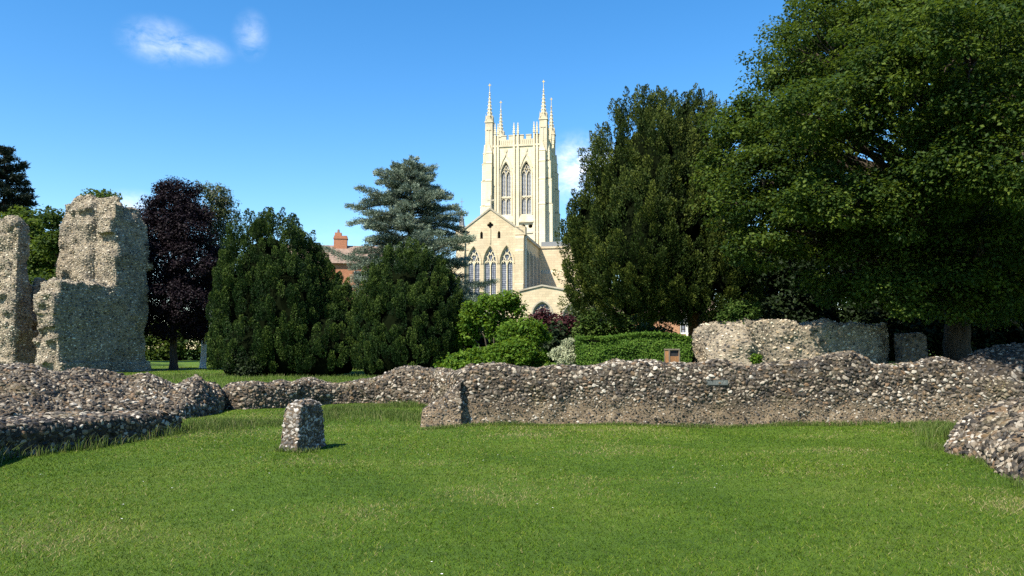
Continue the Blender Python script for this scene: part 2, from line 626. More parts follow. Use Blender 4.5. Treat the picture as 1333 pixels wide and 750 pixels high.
M['pale_leaf'] = foliage_mat('pale_leaf', [(0, (.14, .17, .09)), (.5, (.32, .35, .21)), (1, (.58, .58, .40))], .2, k=.85)
M['hedge_leaf'] = foliage_mat('hedge_leaf', [(0, (.050, .120, .014)), (.5, (.100, .210, .022)), (1, (.20, .33, .045))], .25)
M['shrub_leaf'] = foliage_mat('shrub_leaf', [(0, (.025, .060, .010)), (.5, (.065, .125, .018)), (1, (.15, .22, .045))], .25)
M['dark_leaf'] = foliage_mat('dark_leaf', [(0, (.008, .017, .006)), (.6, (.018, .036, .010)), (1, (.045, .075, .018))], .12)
M['flower'] = foliage_mat('flower', [(0, (.5, .05, .03)), (.45, (.55, .10, .05)), (.5, (.65, .5, .05)), (1, (.7, .6, .1))], .2, k=.85)
M['daisy'] = plain('daisy', (.8, .8, .76), .7, var=.05)
M['grass'] = foliage_mat('grass', [(0, (.046, .106, .009)), (.4, (.126, .236, .016)), (.70, (.205, .300, .028)), (.88, (.35, .37, .09)), (1, (.50, .43, .21))], .3, .7, .05)
M['long_grass'] = foliage_mat('long_grass', [(0, (.07, .14, .02)), (.5, (.15, .23, .045)), (.8, (.26, .30, .09)), (1, (.46, .40, .22))], .3, .6, .15)


# ------------------------------------------------------------------ setting: ground
def lawn_mat():
    # worn thin patches among the green
    m, n, l, b = new_mat('turf')
    nz = tex_noise(n, l, .35, 6, .6)
    n2 = tex_noise(n, l, 4.5, 6, .7)
    rp = ramp(n, [(.32, (.046, .092, .008)), (.5, (.066, .120, .010)), (.68, (.098, .142, .020))])
    l.new(nz.outputs['Fac'], rp.inputs[0])
    r2 = ramp(n, [(.3, (.55, .6, .5)), (.6, (1.1, 1.1, 1.0)), (.8, (1.5, 1.3, 1.2))])
    l.new(n2.outputs['Fac'], r2.inputs[0])
    l.new(mixc(n, l, .8, rp.outputs[0], r2.outputs[0], 'MULTIPLY'), b.inputs['Base Color'])
    n3 = tex_noise(n, l, 60, 4, .7)
    bump(n, l, b, n3.outputs['Fac'], .05, .8)
    return m


def build_ground():
    xs = np.concatenate([[-1500, -600, -250, -120], np.arange(-70, -22, 1.0), np.arange(-22, 22, .3), np.arange(22, 71, 1.0), [120, 250, 600, 1500]])
    ys = np.concatenate([[-300, -60, -20], np.arange(-8, 2, 1.0), np.arange(2, 26, .25), np.arange(26, 40, .5), np.arange(40, 95, 1.0), [130, 220, 400, 900, 2500]])
    X, Y = np.meshgrid(xs, ys)
    Z = gz(X, Y)
    V = np.stack([X, Y, Z], -1).reshape(-1, 3)
    nx = len(xs)
    i, j = np.meshgrid(np.arange(len(ys) - 1), np.arange(nx - 1), indexing='ij')
    a = (i * nx + j).ravel()
    Fq = np.stack([a, a + 1, a + nx + 1, a + nx], -1)
    o = np_mesh('lawn_ground', V, [Fq], lawn_mat(), flat=False)
    tag(o, 'mown green abbey lawn between the ruined flint walls', 'ground', kind='structure')


build_ground()

# ------------------------------------------------------------------ rubble masonry
def ico(sub):
    bm = bmesh.new()
    bmesh.ops.create_icosphere(bm, subdivisions=sub, radius=1)
    v = np.array([x.co[:] for x in bm.verts])
    f = np.array([[x.index for x in q.verts] for q in bm.faces])
    bm.free()
    return v, f


ICO = {1: ico(1), 2: ico(2)}


def stone_variants(sub, k=14):
    v, f = ICO[sub]
    out = []
    for _ in range(k):
        w = v.copy()
        for _c in range(9):
            d = norm(RNG.normal(size=3)); h = RNG.uniform(.34, .80)
            s = w @ d
            w = w - np.maximum(s - h, 0)[:, None] * d
        w *= (1 + RNG.normal(0, .05, (len(w), 1)))
        out.append(w)
    return np.array(out), f


STONES = {1: stone_variants(1), 2: stone_variants(2)}


def flint_mass(name, bm, voxel, disp, stone, parent=None, sub=2, mats=('mortar', 'flint'), keep=None, origin=None, squash=.40, sink=.06, spacing=.92, dscale=2.2, back=.35, sizef=None, hollow=None, jit=.22):
    """rubble core (remeshed, worn) with separate flint cobbles bedded in its faces; ONE mesh"""
    bmesh.ops.recalc_face_normals(bm, faces=bm.faces)
    me = bpy.data.meshes.new('core'); bm.to_mesh(me); bm.free()
    o = bpy.data.objects.new('core', me); COL.objects.link(o)
    md = o.modifiers.new('r', 'REMESH'); md.mode = 'VOXEL'; md.voxel_size = voxel
    dg = bpy.context.evaluated_depsgraph_get()
    m2 = bpy.data.meshes.new_from_object(o.evaluated_get(dg))
    m2.calc_loop_triangles()
    V = np.zeros(len(m2.vertices) * 3, np.float32); m2.vertices.foreach_get('co', V); V = V.reshape(-1, 3).astype(float)
    T = np.zeros(len(m2.loop_triangles) * 3, np.int32); m2.loop_triangles.foreach_get('vertices', T); T = T.reshape(-1, 3)
    bpy.data.objects.remove(o); bpy.data.meshes.remove(me); bpy.data.meshes.remove(m2)

    def vnorm(V):
        fn = np.cross(V[T[:, 1]] - V[T[:, 0]], V[T[:, 2]] - V[T[:, 0]])
        N = np.zeros_like(V)
        for k in range(3): np.add.at(N, T[:, k], fn)
        return norm(N), fn
    N, fn = vnorm(V)
    sd_ = RNG.integers(1, 1000)
    d = vnoise(V, dscale, sd_) * disp + vnoise(V, dscale * 2.7, sd_ + 1) * disp * .45 + vnoise(V, dscale * .4, sd_ + 2) * disp * 1.1
    if hollow is not None:
        hd, amp = hollow
        face = np.clip((N @ np.asarray(hd)) * 1.4 + .1, 0, 1) + .8 * np.clip(N[:, 2], 0, 1)
        hn = vnoise(V, 1.15, sd_ + 9) + .5 * vnoise(V, 2.6, sd_ + 10)
        d = d - amp * np.clip(hn - .05, 0, .8) * np.minimum(face, 1) + amp * .5 * np.clip(-hn - .15, 0, .8) * np.minimum(face, 1)
    V = V + N * d[:, None]
    N, fn = vnorm(V)
    area = np.linalg.norm(fn, axis=1) / 2
    n_c = int(area.sum() / (stone * stone * spacing ** 2) * 7)
    pick = RNG.choice(len(T), n_c, p=area / area.sum())
    r1, r2 = RNG.random(n_c), RNG.random(n_c)
    sw = r1 + r2 > 1
    r1[sw], r2[sw] = 1 - r1[sw], 1 - r2[sw]
    A, B, C = V[T[pick, 0]], V[T[pick, 1]], V[T[pick, 2]]
    pos = A + (B - A) * r1[:, None] + (C - A) * r2[:, None]
    nn = norm(fn[pick])
    ok = pos[:, 2] > gz(pos[:, 0], pos[:, 1]) - .05
    tocam = norm(np.array([0, 0, EYE]) - pos)
    ok &= ((nn * tocam).sum(1) > -.25) | (RNG.random(n_c) < back)
    if keep is not None:
        ok &= RNG.random(n_c) < keep(pos)
    pos, nn = pos[ok], nn[ok]
    # size of each cobble, then greedy spacing
    size = stone * np.clip(RNG.lognormal(-.10, .36, len(pos)), .42, 1.9)
    if sizef is not None:
        size = size * sizef(pos)
    order = np.argsort(-size * RNG.uniform(.75, 1.25, len(size)))
    pos, nn, size = pos[order], nn[order], size[order]
    cell = stone * 1.5
    gridd = {}
    keepi = []
    key = np.floor(pos / cell).astype(int)
    for i in range(len(pos)):
        kx, ky, kz = key[i]
        good = True
        p = pos[i]; s = size[i]
        for dx in (-1, 0, 1):
            for dy in (-1, 0, 1):
                for dz in (-1, 0, 1):
                    for jx in gridd.get((kx + dx, ky + dy, kz + dz), ()):
                        q = pos[jx]
                        dd = (p[0] - q[0]) ** 2 + (p[1] - q[1]) ** 2 + (p[2] - q[2]) ** 2
                        if dd < ((s + size[jx]) * .46 * spacing) ** 2:
                            good = False; break
                    if not good: break
                if not good: break
            if not good: break
        if good:
            gridd.setdefault((kx, ky, kz), []).append(i); keepi.append(i)
    pos, nn, size = pos[keepi], nn[keepi], size[keepi]
    m = len(pos)
    nn = norm(nn + RNG.normal(0, jit, (m, 3)))
    # long axis nearly level
    up = np.array([0, 0, 1.])
    t1 = np.cross(nn, up) + RNG.normal(0, .35, (m, 3)); t1 = norm(t1 - (t1 * nn).sum(1, keepdims=True) * nn)
    t2 = np.cross(nn, t1)
    sc3 = np.stack([size * RNG.uniform(.55, .85, m), size * RNG.uniform(.38, .62, m), size * squash * RNG.uniform(.6, 1.1, m)], 1)
    SV, SF = STONES[sub]
    var = RNG.integers(0, len(SV), m)
    loc = SV[var] * sc3[:, None, :]
    W = loc[:, :, 0:1] * t1[:, None] + loc[:, :, 1:2] * t2[:, None] + loc[:, :, 2:3] * nn[:, None] + (pos + nn * (size * squash * sink)[:, None])[:, None]
    nv = SV.shape[1]
    Fs = SF[None] + (np.arange(m) * nv)[:, None, None] + len(V)
    zone = vnoise(pos, .7, sd_ + 5) * .12
    rnd = np.clip(RNG.random(m) + zone, 0.001, .999)
    verts = np.concatenate([V, W.reshape(-1, 3)])
    faces = np.concatenate([T, Fs.reshape(-1, 3)])
    at = np.concatenate([np.zeros(len(V)), np.repeat(rnd, nv)])
    mi = np.concatenate([np.zeros(len(T)), np.ones(m * len(SF))])
    ob = np_mesh(name, verts, [faces], [M[mats[0]], M[mats[1]]], parent, {'rnd': at}, mi, origin=origin)
    return ob


def ring_loft(bm, rings):
    vr = [[bm.verts.new(p) for p in r] for r in rings]
    n = len(rings[0])
    for i in range(len(vr) - 1):
        for j in range(n):
            bm.faces.new((vr[i][j], vr[i][(j + 1) % n], vr[i + 1][(j + 1) % n], vr[i + 1][j]))
    bm.faces.new(vr[0][::-1]); bm.faces.new(vr[-1])


SEC_UPRIGHT = [(0, None), (.012, .35), (.022, .74), (.07, .95), (.36, 1.0), (.82, .98), (.96, .78), (1, None)]
SEC_BATTER = [(0, None), (.10, .30), (.30, .60), (.52, .88), (.72, 1.0), (.88, .95), (.97, .7), (1, None)]


SEC_SHEER = [(0, None), (.0, .35), (-.008, .70), (.012, .93), (.10, 1.0), (.5, 1.0), (.95, .9), (1, None)]


def wall_core(stations, sec, step=.45, wob=.05):
    """stations: (front xy, back xy, crest z)"""
    out = []
    for a, b in zip(stations[:-1], stations[1:]):
        L = math.hypot(b[0][0] - a[0][0], b[0][1] - a[0][1])
        k = max(1, int(L / step))
        for i in range(k):
            t = i / k
            out.append([tuple(np.array(a[q]) * (1 - t) + np.array(b[q]) * t) if q < 2 else a[2] * (1 - t) + b[2] * t for q in range(3)])
    out.append(stations[-1])
    rings = []
    for fr, bk, top in out:
        top = top + RNG.normal(0, wob)
        r = []
        for s, hh in sec:
            x = fr[0] * (1 - s) + bk[0] * s; y = fr[1] * (1 - s) + bk[1] * s
            g = G(x, y)
            z = g - .3 if hh is None else G(fr[0], fr[1]) + (top - G(fr[0], fr[1])) * hh
            if hh is not None: z = max(z, g - .1)
            r.append((x, y, z))
        rings.append(r)
    bm = bmesh.new()
    ring_loft(bm, rings)
    return bm


def gp(px, py):
    """point of level ground z=0 under a pixel"""
    d = ray(px, py)
    t = -EYE / d[2]
    return (d[0] * t, d[1] * t)


def top_z(px, py, Y):
    return P(px, py, Y)[2]


# main long wall across the lawn
MW_Y = 17.0
mw_top = [(590, 482), (602, 478), (620, 474), (640, 472), (665, 477), (700, 479), (760, 476), (800, 471), (835, 472), (870, 475), (905, 474), (940, 468), (962, 475),
          (1000, 473), (1030, 470), (1060, 466), (1090, 461), (1113, 459), (1130, 464), (1145, 473), (1175, 472), (1200, 470), (1236, 467), (1262, 478),
          (1288, 490), (1330, 505), (1380, 512)]
st = []
for px, py in mw_top:
    x = P(px, 540, MW_Y)[0]
    yy = MW_Y + (.25 if px < 600 else 0) + max(0, px - 1240) * -.004
    st.append(((x, yy), (x * 1.045, yy + 1.25), top_z(px, py, yy + .45)))
bm = wall_core(st, SEC_UPRIGHT, .3, .022)
# projecting stub at the left end: a sloping buttress of rubble
for (px0, px1, yb, zt0, zt1, dep) in [(552, 600, 16.75, .32, 1.0, .9)]:
    a = P(px0, 553, yb); b_ = P(px1, 553, yb)
    rr = []
    for t in np.linspace(0, 1, 6):
        x = a[0] * (1 - t) + b_[0] * t
        zt = zt0 + (zt1 - zt0) * t ** 1.2
        y0_ = yb - .12 + .05 * t
        rr.append([(x, y0_, -.3), (x, y0_ + .04, zt * .6), (x, y0_ + .2, zt), (x + .05, y0_ + dep, zt + .05), (x + .05, y0_ + dep + .1, -.3)])
    ring_loft(bm, rr)


def keep_main(p):
    low = smooth(.62, .22, p[:, 2] + vnoise(p, .8, 3) * .22)
    return 1 - .70 * low * (p[:, 1] < 17.35)


def size_main(p):
    low = smooth(.70, .30, p[:, 2] + vnoise(p, .8, 3) * .22)
    return 1 - .38 * low * (p[:, 1] < 17.4)


main_wall = flint_mass('flint_wall', bm, .065, .05, .055, origin=(3, 17, 0), keep=keep_main, sizef=size_main, mats=('mortar_main', 'flint'))
tag(main_wall, 'long low ruined flint wall across the middle of the lawn, with a slate plaque', 'wall', kind='thing')
# plaque
pq = P(933, 498, MW_Y + .02)
bm = bmesh.new()
box(bm, -.24, .24, -.03, .12, -.055, .055)
bmesh.ops.bevel(bm, geom=bm.edges[:], offset=.008, segments=1)
plq = bm_obj('plaque', bm, M['slate'], main_wall)
plq.location = Vector(pq) - main_wall.location
plq['label'] = 'small grey slate plaque set in the flints'
bm = bmesh.new()
for row, zz in enumerate((.022, -.004, -.03)):
    xx = -.20
    while xx < .18:
        w = random.uniform(.025, .07)
        box(bm, xx, min(xx + w, .20), -.033, -.028, zz - .006, zz + .006)
        xx += w + .018
bm_obj('engraving', bm, M['engraving'], plq)

# broad battered wall on the left, and its continuation behind the stump
st = []
for px, fy, by, crest_y, topy in [(-110, 13.6, 18.2, 17.3, 474), (0, 14.6, 18.6, 17.6, 476), (75, 15.6, 19.0, 18.0, 479), (140, 16.6, 19.6, 18.6, 485), (190, 17.2, 20.2, 19.2, 488),
                                  (228, 17.8, 20.8, 19.8, 497), (255, 18.6, 21.1, 20.2, 491), (278, 19.6, 21.6, 20.9, 502), (292, 20.4, 22.0, 21.3, 508)]:
    f_ = P(px, 500, fy); b_ = P(px, 500, by)
    st.append(((f_[0], fy), (b_[0], by), top_z(px, topy, crest_y)))
bm = wall_core(st, SEC_BATTER, .35, .05)
o = flint_mass('flint_wall', bm, .08, .07, .059, origin=(-9, 17.5, 0), mats=('mortar', 'flint'))
tag(o, 'broad tumbled flint wall running in from the left edge, below the tall ruin', 'wall', kind='thing')
st = []
for px, fy, topy in [(288, 21.4, 507), (300, 21.2, 500), (330, 21.4, 496), (360, 21.8, 500), (400, 22.4, 498), (435, 23.0, 500), (470, 23.4, 498), (490, 23.4, 494), (510, 23.3, 485), (535, 23.2, 478),
                     (560, 22.8, 479), (580, 21.8, 481), (598, 20.0, 478), (606, 18.0, 476)]:
    f_ = P(px, 500, fy); b_ = P(px + (8 if px < 560 else 24), 500, fy + (1.25 if px < 560 else .8))
    st.append(((f_[0], fy), (b_[0], b_[1]), top_z(px, topy, fy + .5)))
bm = wall_core(st, SEC_UPRIGHT, .3, .055)
o = flint_mass('flint_wall', bm, .08, .06, .060, origin=(-5, 22, 0), mats=('mortar', 'flint'))
tag(o, 'low curving flint wall behind the stump, humped at its right end', 'wall', kind='thing')

# near wall at the left edge, its face to the camera in shade
st = []
for px, py, tz, dep in [(-140, 652, .64, 2.6), (-60, 618, .60, 2.6), (0, 598, .57, 2.5), (74, 588, .54, 2.3), (130, 580, .5, 2.1), (180, 572, .47, 1.9), (215, 567, .42, 1.6), (236, 563, .36, 1.1)]:
    f_ = gp(px, py)
    st.append((f_, (f_[0] - dep * .95, f_[1] + dep * .32), tz))
bm = wall_core(st, SEC_SHEER, .4, .03)
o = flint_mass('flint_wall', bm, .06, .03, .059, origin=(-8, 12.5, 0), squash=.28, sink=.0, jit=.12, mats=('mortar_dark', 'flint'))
tag(o, 'low flint wall at the left edge with long grass along its shaded face', 'wall', kind='thing')

# near wall at the right edge
st = []
for (x, y), (bx, by), tz in [((7.15, 13.1), (8.6, 14.9), .34), ((7.12, 12.7), (9.0, 14.3), .66), ((6.95, 11.9), (9.4, 13.6), .86), ((6.66, 10.8), (9.5, 12.6), 1.0), ((6.32, 9.9), (9.4, 11.6), 1.06), ((6.02, 9.0), (9.2, 10.6), 1.08),
                             ((5.8, 8.0), (9.0, 9.4), 1.08), ((5.7, 7.0), (8.9, 8.2), 1.0)]:
    st.append(((x - .26, y - .55), (bx, by - .3), tz + .02))
bm = wall_core(st, SEC_BATTER, .4, .03)
o = flint_mass('flint_wall', bm, .07, .06, .058, origin=(7.5, 11, 0), mats=('mortar', 'flint'))
tag(o, 'sloping end of a flint wall at the right edge, nearest the camera', 'wall', kind='thing')

# shaded rubble bank at the right edge behind the main wall
st = []
for px, fy, topy in [(1258, 22.6, 474), (1280, 22.4, 462), (1311, 22.3, 452), (1350, 22.2, 448), (1400, 22, 452), (1450, 21.8, 458)]:
    f_ = P(px, 500, fy)
    st.append(((f_[0], fy), (f_[0] + .7, fy + 1.8), top_z(px, topy, fy + .8)))
bm = wall_core(st, SEC_BATTER, .5, .04)
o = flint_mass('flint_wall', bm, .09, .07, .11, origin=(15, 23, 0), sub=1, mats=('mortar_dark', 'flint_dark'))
tag(o, 'dark flint wall remnant in tree shade at the right edge, behind the long wall', 'wall', kind='thing')

# taller wall behind, left part pale and broken
BW = 25.5
st = []
for px, dy, topy in [(908, 1.2, 432), (918, .6, 420), (932, .2, 415), (960, 0, 420), (985, 0, 412), (1010, 0, 410), (1030, -.1, 414), (1045, 0, 421), (1080, .1, 419), (1120, .2, 418), (1148, .3, 420), (1157, .5, 424)]:
    f_ = P(px, 450, BW + dy)
    st.append(((f_[0], f_[1]), (f_[0] * 1.03, f_[1] + 1.2), top_z(px, topy, BW + dy + .3)))
bm = wall_core(st, SEC_UPRIGHT, .5, .05)
# eroded lump leaning on its left end
rr = []
for px, hz, dep in [(922, 1.7, .25), (935, 2.25, .7), (950, 2.55, .95), (966, 2.35, .9), (982, 1.9, .6), (996, 1.45, .3)]:
    x = P(px, 450, BW)[0]
    rr.append([(x, BW - dep, .2), (x, BW - dep * .8, (hz + 1) / 2), (x, BW - dep * .3, hz - .1), (x, BW + .1, hz), (x, BW + .5, hz), (x, BW + .5, .2)])
ring_loft(bm, rr)
back_wall = flint_mass('flint_wall', bm, .10, .10, .072, origin=(12, 26, .9), sub=1, mats=('mortar_tan', 'flint_tan'), sink=.1, spacing=1.1)
tag(back_wall, 'taller pale rubble wall behind the long wall, to the right of the big yew trunk', 'wall', kind='thing')

# grey stone pier right of it
pp = P(1183, 466, 25.2)
o_ = (pp[0], 25.2, G(pp[0], 25.2))
bm = bmesh.new()
prism(bm, [(pp[0] - .42, o_[2] - .3), (pp[0] + .42, o_[2] - .3), (pp[0] + .40, o_[2] + 1.25), (pp[0] + .30, o_[2] + 1.42), (pp[0] - .38, o_[2] + 1.40)], 'y', 24.75, 25.4)
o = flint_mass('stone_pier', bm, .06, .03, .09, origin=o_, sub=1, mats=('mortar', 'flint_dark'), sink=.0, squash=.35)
tag(o, 'square grey stone pier standing in shade left of the largest trunk', 'pier', kind='thing')

# lone stump of masonry on the lawn
sx, sy = gp(386, 588)
bm = bmesh.new()
th = R(73)
ux, uy = np.array([math.cos(th), math.sin(th)]), np.array([-math.sin(th), math.cos(th)])   # along the shaded face, away from it
rings = []
for zf, wa, wb in [(-.2, .46, .165), (.0, .46, .165), (.12, .43, .16), (.4, .385, .155), (.62, .345, .15), (.74, .29, .14), (.81, .17, .08)]:
    rings.append([(sx + .02 + ux[0] * a * wa + uy[0] * b * wb, sy + .3 + ux[1] * a * wa + uy[1] * b * wb, zf) for a, b in ((-1, -1), (1, -1), (1, 1), (-1, 1))])
ring_loft(bm, rings)
o = flint_mass('masonry_stump', bm, .03, .012, .042, origin=(sx, sy + .3, 0), mats=('mortar', 'flint_pale'), squash=.22, sink=.0, jit=.07, dscale=5, back=1)
tag(o, 'small lone stump of flint masonry standing on the lawn, left of centre', 'ruin', kind='thing')

# ------------------------------------------------------------------ tall ruins at the left
PH = R(66)
RU = np.array([math.cos(PH), math.sin(PH)])          # along the shaded face, to the right and away
RV = np.array([-math.sin(PH), math.cos(PH)])         # into the masonry (left, away)


def ruin_frame(px, Y):
    c = P(px, 470, Y)
    return np.array([c[0], Y])


def block(bm, C0, poly, z0, z1, taper=1.0):
    """prism in ruin coordinates; poly (t along face, w depth)"""
    cx = sum(p[0] for p in poly) / len(poly); cw = sum(p[1] for p in poly) / len(poly)
    lo = [C0 + RU * p[0] + RV * p[1] for p in poly]
    hi = [C0 + RU * (cx + (p[0] - cx) * taper) + RV * (cw + (p[1] - cw) * taper) for p in poly]
    A = [bm.verts.new((p[0], p[1], z0)) for p in lo]; B = [bm.verts.new((p[0], p[1], z1)) for p in hi]
    n = len(poly)
    bm.faces.new(A[::-1]); bm.faces.new(B)
    for i in range(n): bm.faces.new((A[i], A[(i + 1) % n], B[(i + 1) % n], B[i]))


random.seed(23); RNG = np.random.default_rng(23)


def lumps(bm, C0, spec):
    """broken lumps of core: (t, w, z, radius)"""
    for t, w, z, r in spec:
        p = C0 + RU * t + RV * w
        bmesh.ops.create_icosphere(bm, subdivisions=2, radius=1, matrix=Matrix.Translation((p[0], p[1], z)) @ Matrix.Rotation(random.random() * 3, 4, 'Z') @ Matrix.Diagonal((r * random.uniform(.8, 1.3), r * random.uniform(.8, 1.2), r * random.uniform(.6, 1.0), 1)))


def t_px(C0, px, py=420):
    d = ray(px, py); k = d[0] / d[1]
    return (k * C0[1] - C0[0]) / (RU[0] - k * RU[1])


C0 = ruin_frame(72, 42.0)
tE = t_px(C0, 191, 460)
DW = 1.75                                   # the left pier stands back this far on the ledge
CB = C0 + RV * DW
tB_, tC_ = t_px(CB, 120, 330), t_px(CB, 131, 330)
tD = t_px(C0, 150, 330)
tA = t_px(C0 + RV * (DW + 3.1), 71, 330)
zt = lambda py, t: top_z(100, py, C0[1] + RU[1] * t)
zl = zt(366, 0.8)
bm = bmesh.new()
block(bm, C0, [(.05, 0), (tE, 0), (tE, 4.6), (tA + .05, 4.6), (tA + .1, 1.75), (.0, 1.7)], -.2, zl)
block(bm, C0, [(-.35, .0), (.7, -.05), (.7, 1.6), (-.4, 1.5)], zt(408, 0), zt(382, 0))       # overhanging knob
block(bm, C0, [(-.2, .1), (.6, .0), (.6, 1.7), (-.2, 1.6)], zt(425, 0), zt(405, 0))
# left pier of the upper storey
block(bm, C0, [(tB_, DW), (tC_ + .3, DW), (tC_ + .3, 4.6), (tA, 4.55), (tA + .05, DW + 1.5), (tB_ - .25, DW + .25)], zl - .3, zt(286, tB_), 1.0)
block(bm, C0, [(tB_, DW + .05), (tC_ + .3, DW), (tC_ + .3, 4.5), (tA + .05, 4.45), (tA + .1, DW + 1.5), (tB_ - .2, DW + .3)], zt(288, tB_), zt(258, tB_), .90)
block(bm, C0, [(tB_ + .05, DW + .3), (tC_ + .3, DW + .2), (tC_ + .3, 4.2), (tA + .3, 4.1), (tA + .3, DW + 1.3)], zt(260, tB_), zt(246, tB_), .68)
# right pier, and the broken vault over the niche
block(bm, C0, [(tD, .0), (tE - .2, .0), (tE - .2, 4.4), (tD, 4.4)], zl - .3, zt(286, 4.0), .985)
block(bm, C0, [(tD - .1, .05), (tE - .4, .0), (tE - .5, 4.2), (tD - .1, 4.3)], zt(288, 4), zt(268, 4), .84)
block(bm, C0, [(tC_ - .25, .35), (tD - .15, -.05), (tD + .6, .02), (tD + .6, 4.2), (tC_ - .2, 4.2)], zt(284, 2.4), zt(262, 2.6), .96)
block(bm, C0, [(tC_ - .2, .7), (tD + .5, .2), (tD + .5, 4.0), (tC_ - .2, 4.0)], zt(264, 2.4), zt(250, 2.6), .84)
block(bm, C0, [(tD - .45, .05), (tD + .1, .03), (tD + .1, 1.2), (tD - .3, 1.2)], zt(300, 2.4), zt(280, 2.6), 1.0)
sp_ = []
for k in range(26):      # ragged crest of the left pier, the vault and the right pier
    t = random.uniform(tB_ - .2, tE - .5)
    zc = np.interp(t, [tB_, tB_ + .4, tD, tD + .8, tE - .6, tE - .2], [zt(262, tB_), zt(254, tB_), zt(258, 3), zt(262, 3.4), zt(274, 4), zt(292, 4.4)])
    sp_.append((t, random.uniform(DW + .2 if t < tC_ else 1.0, 3.8), zc - random.uniform(.05, .35), random.uniform(.2, .42)))
for k in range(12):      # crumbled ledge below the left pier
    sp_.append((random.uniform(.0, tB_ + .3), random.uniform(.1, 1.5), zl + random.uniform(-.12, .12), random.uniform(.14, .32)))
for k in range(8):       # torn left end of the lower wall
    sp_.append((random.uniform(-.15, .1), random.uniform(.2, 1.6), random.uniform(.6, zl - .2), random.uniform(.2, .4)))
for k in range(7):       # torn right edge
    sp_.append((tE + random.uniform(-.15, .05), random.uniform(.1, 2.5), random.uniform(.6, zt(330, 4)), random.uniform(.2, .4)))
sp_ += [(-.15, .5, zt(384, 0), .42), (-.25, 1.0, zt(390, 0), .40), (-.05, .3, zt(396, 0), .36)]
block(bm, C0, [(1.0, 4.7), (3.0, 4.5), (3.0, 5.7), (1.0, 5.7)], -.2, zt(384, 2))
block(bm, C0, [(1.7, 4.6), (3.0, 4.4), (3.0, 5.6), (1.7, 5.6)], zt(386, 2), zt(368, 2.2))
sp_ += [(2.3, 4.9, zt(366, 2.2), .4), (1.2, 5.0, zt(386, 2), .35)]
lumps(bm, C0, sp_)
# spread foot
block(bm, C0, [(.1, -.14), (tE + .25, -.15), (tE + .2, 3.5), (.1, 1.6)], -.2, .9, .98)
oc = C0 + RU * tE / 2 + RV * 1.6
o = flint_mass('ruined_pier', bm, .11, .12, .085, origin=(oc[0], oc[1], .35), sub=1, hollow=((-RU[0], -RU[1], .1), .26), mats=('mortar_tan', 'flint_tan'), sink=.05, squash=.5, dscale=1.1, spacing=1.0)
tag(o, 'tall ruined rubble pier with an arched niche high in its shaded face', 'ruin', kind='thing')

PH1 = R(76)
RU = np.array([math.cos(PH1), math.sin(PH1)]); RV = np.array([-math.sin(PH1), math.cos(PH1)])
C1 = ruin_frame(15, 43.5)
tB, tT = t_px(C1, 49, 460), t_px(C1, 40, 320)
z1 = lambda py: top_z(20, py, 44)
bm = bmesh.new()
block(bm, C1, [(0, 0), (tB, 0), (tB, 4.5), (-.2, 4.5)], -.2, z1(430))
block(bm, C1, [(0, 0), ((tB + tT) / 2, 0), ((tB + tT) / 2, 4.5), (-.25, 4.5)], z1(432), z1(370), .96)
block(bm, C1, [(.05, .05), (tT, 0), (tT, 4.3), (-.15, 4.3)], z1(372), z1(308), .95)
block(bm, C1, [(.15, .1), (tT * .85, .1), (tT * .85, 4.0), (-.05, 4.0)], z1(310), z1(288), .85)
block(bm, C1, [(-.35, 1.6), (.2, 1.4), (.2, 4.4), (-.55, 4.4)], -.2, z1(345))
block(bm, C1, [(-.1, -.12), (.3, -.12), (.3, .3), (-.1, .3)], -.2, z1(300), .85)
lumps(bm, C1, [(random.uniform(0, tT), random.uniform(.1, 4), z1(random.uniform(288, 300)), random.uniform(.2, .42)) for k in range(10)]
      + [(random.uniform(-.15, .05), random.uniform(.2, 4), random.uniform(.5, 7.5), random.uniform(.2, .45)) for k in range(14)] + [(tB - .05, .4, random.uniform(.4, 4), .3) for k in range(4)])
oc = C1 + RU * .8 + RV * 2
o = flint_mass('ruined_pier', bm, .11, .12, .085, origin=(oc[0], oc[1], .35), sub=1, hollow=((-RU[0], -RU[1], .1), .26), mats=('mortar_tan', 'flint_tan'), sink=.05, squash=.5, dscale=1.1, spacing=1.0)
tag(o, 'narrower ruined rubble pier at the left edge, with no niche', 'ruin', kind='thing')

# ------------------------------------------------------------------ cathedral (local frame: x along the east front, y into the building)
CA = empty('cathedral', (0.56, 125.0, 0.0), 'pale limestone cathedral with a tall pinnacled tower behind the trees', 'cathedral', rz=R(-11))
LS, LT, LW, LG = M['limestone'], M['limestone_trim'], M['limestone_warm'], M['limestone_grey']
TC = 5.6            # tower centre depth
TB = 5.0            # half width of the tower body
Z_STR, Z_PAR = 35.5, 37.2


def side_mats():
    out = []
    for k in range(4):
        out.append(Matrix.Translation((0, TC, 0)) @ Matrix.Rotation(k * math.pi / 2, 4, 'Z') @ Matrix.Translation((0, -TC, 0)))
    return out


SM = side_mats()
y_f = TC - TB       # front plane of the tower body
W1, W0, WS, WA, WX = .82, 23.9, 30.5, 32.7, 1.72
bm = bmesh.new()
for k in range(4):
    holes = [arch(-WX, W1, W0, WS, WA), arch(WX, W1, W0, WS, WA)]
    holes += [[(cx + .36 * math.cos(a), 21.9 + .36 * math.sin(a)) for a in np.linspace(0, 2 * math.pi, 10, endpoint=False)] for cx in (-2.4, -1.2, 1.2, 2.4)]
    x1 = TB if k % 2 == 0 else TB - .82
    plate(bm, [(-x1, 0), (x1, 0), (x1, Z_STR), (-x1, Z_STR)], holes, y_f, .8, SM[k])
box(bm, -TB + .9, TB - .9, TC - TB + .9, TC + TB - .9, 34.6, 35.0)
bm_obj('tower', bm, LS, CA)
bm = bmesh.new()
box(bm, -TB + 1.0, TB - 1.0, TC - TB + 1.0, TC + TB - 1.0, 18, 34)
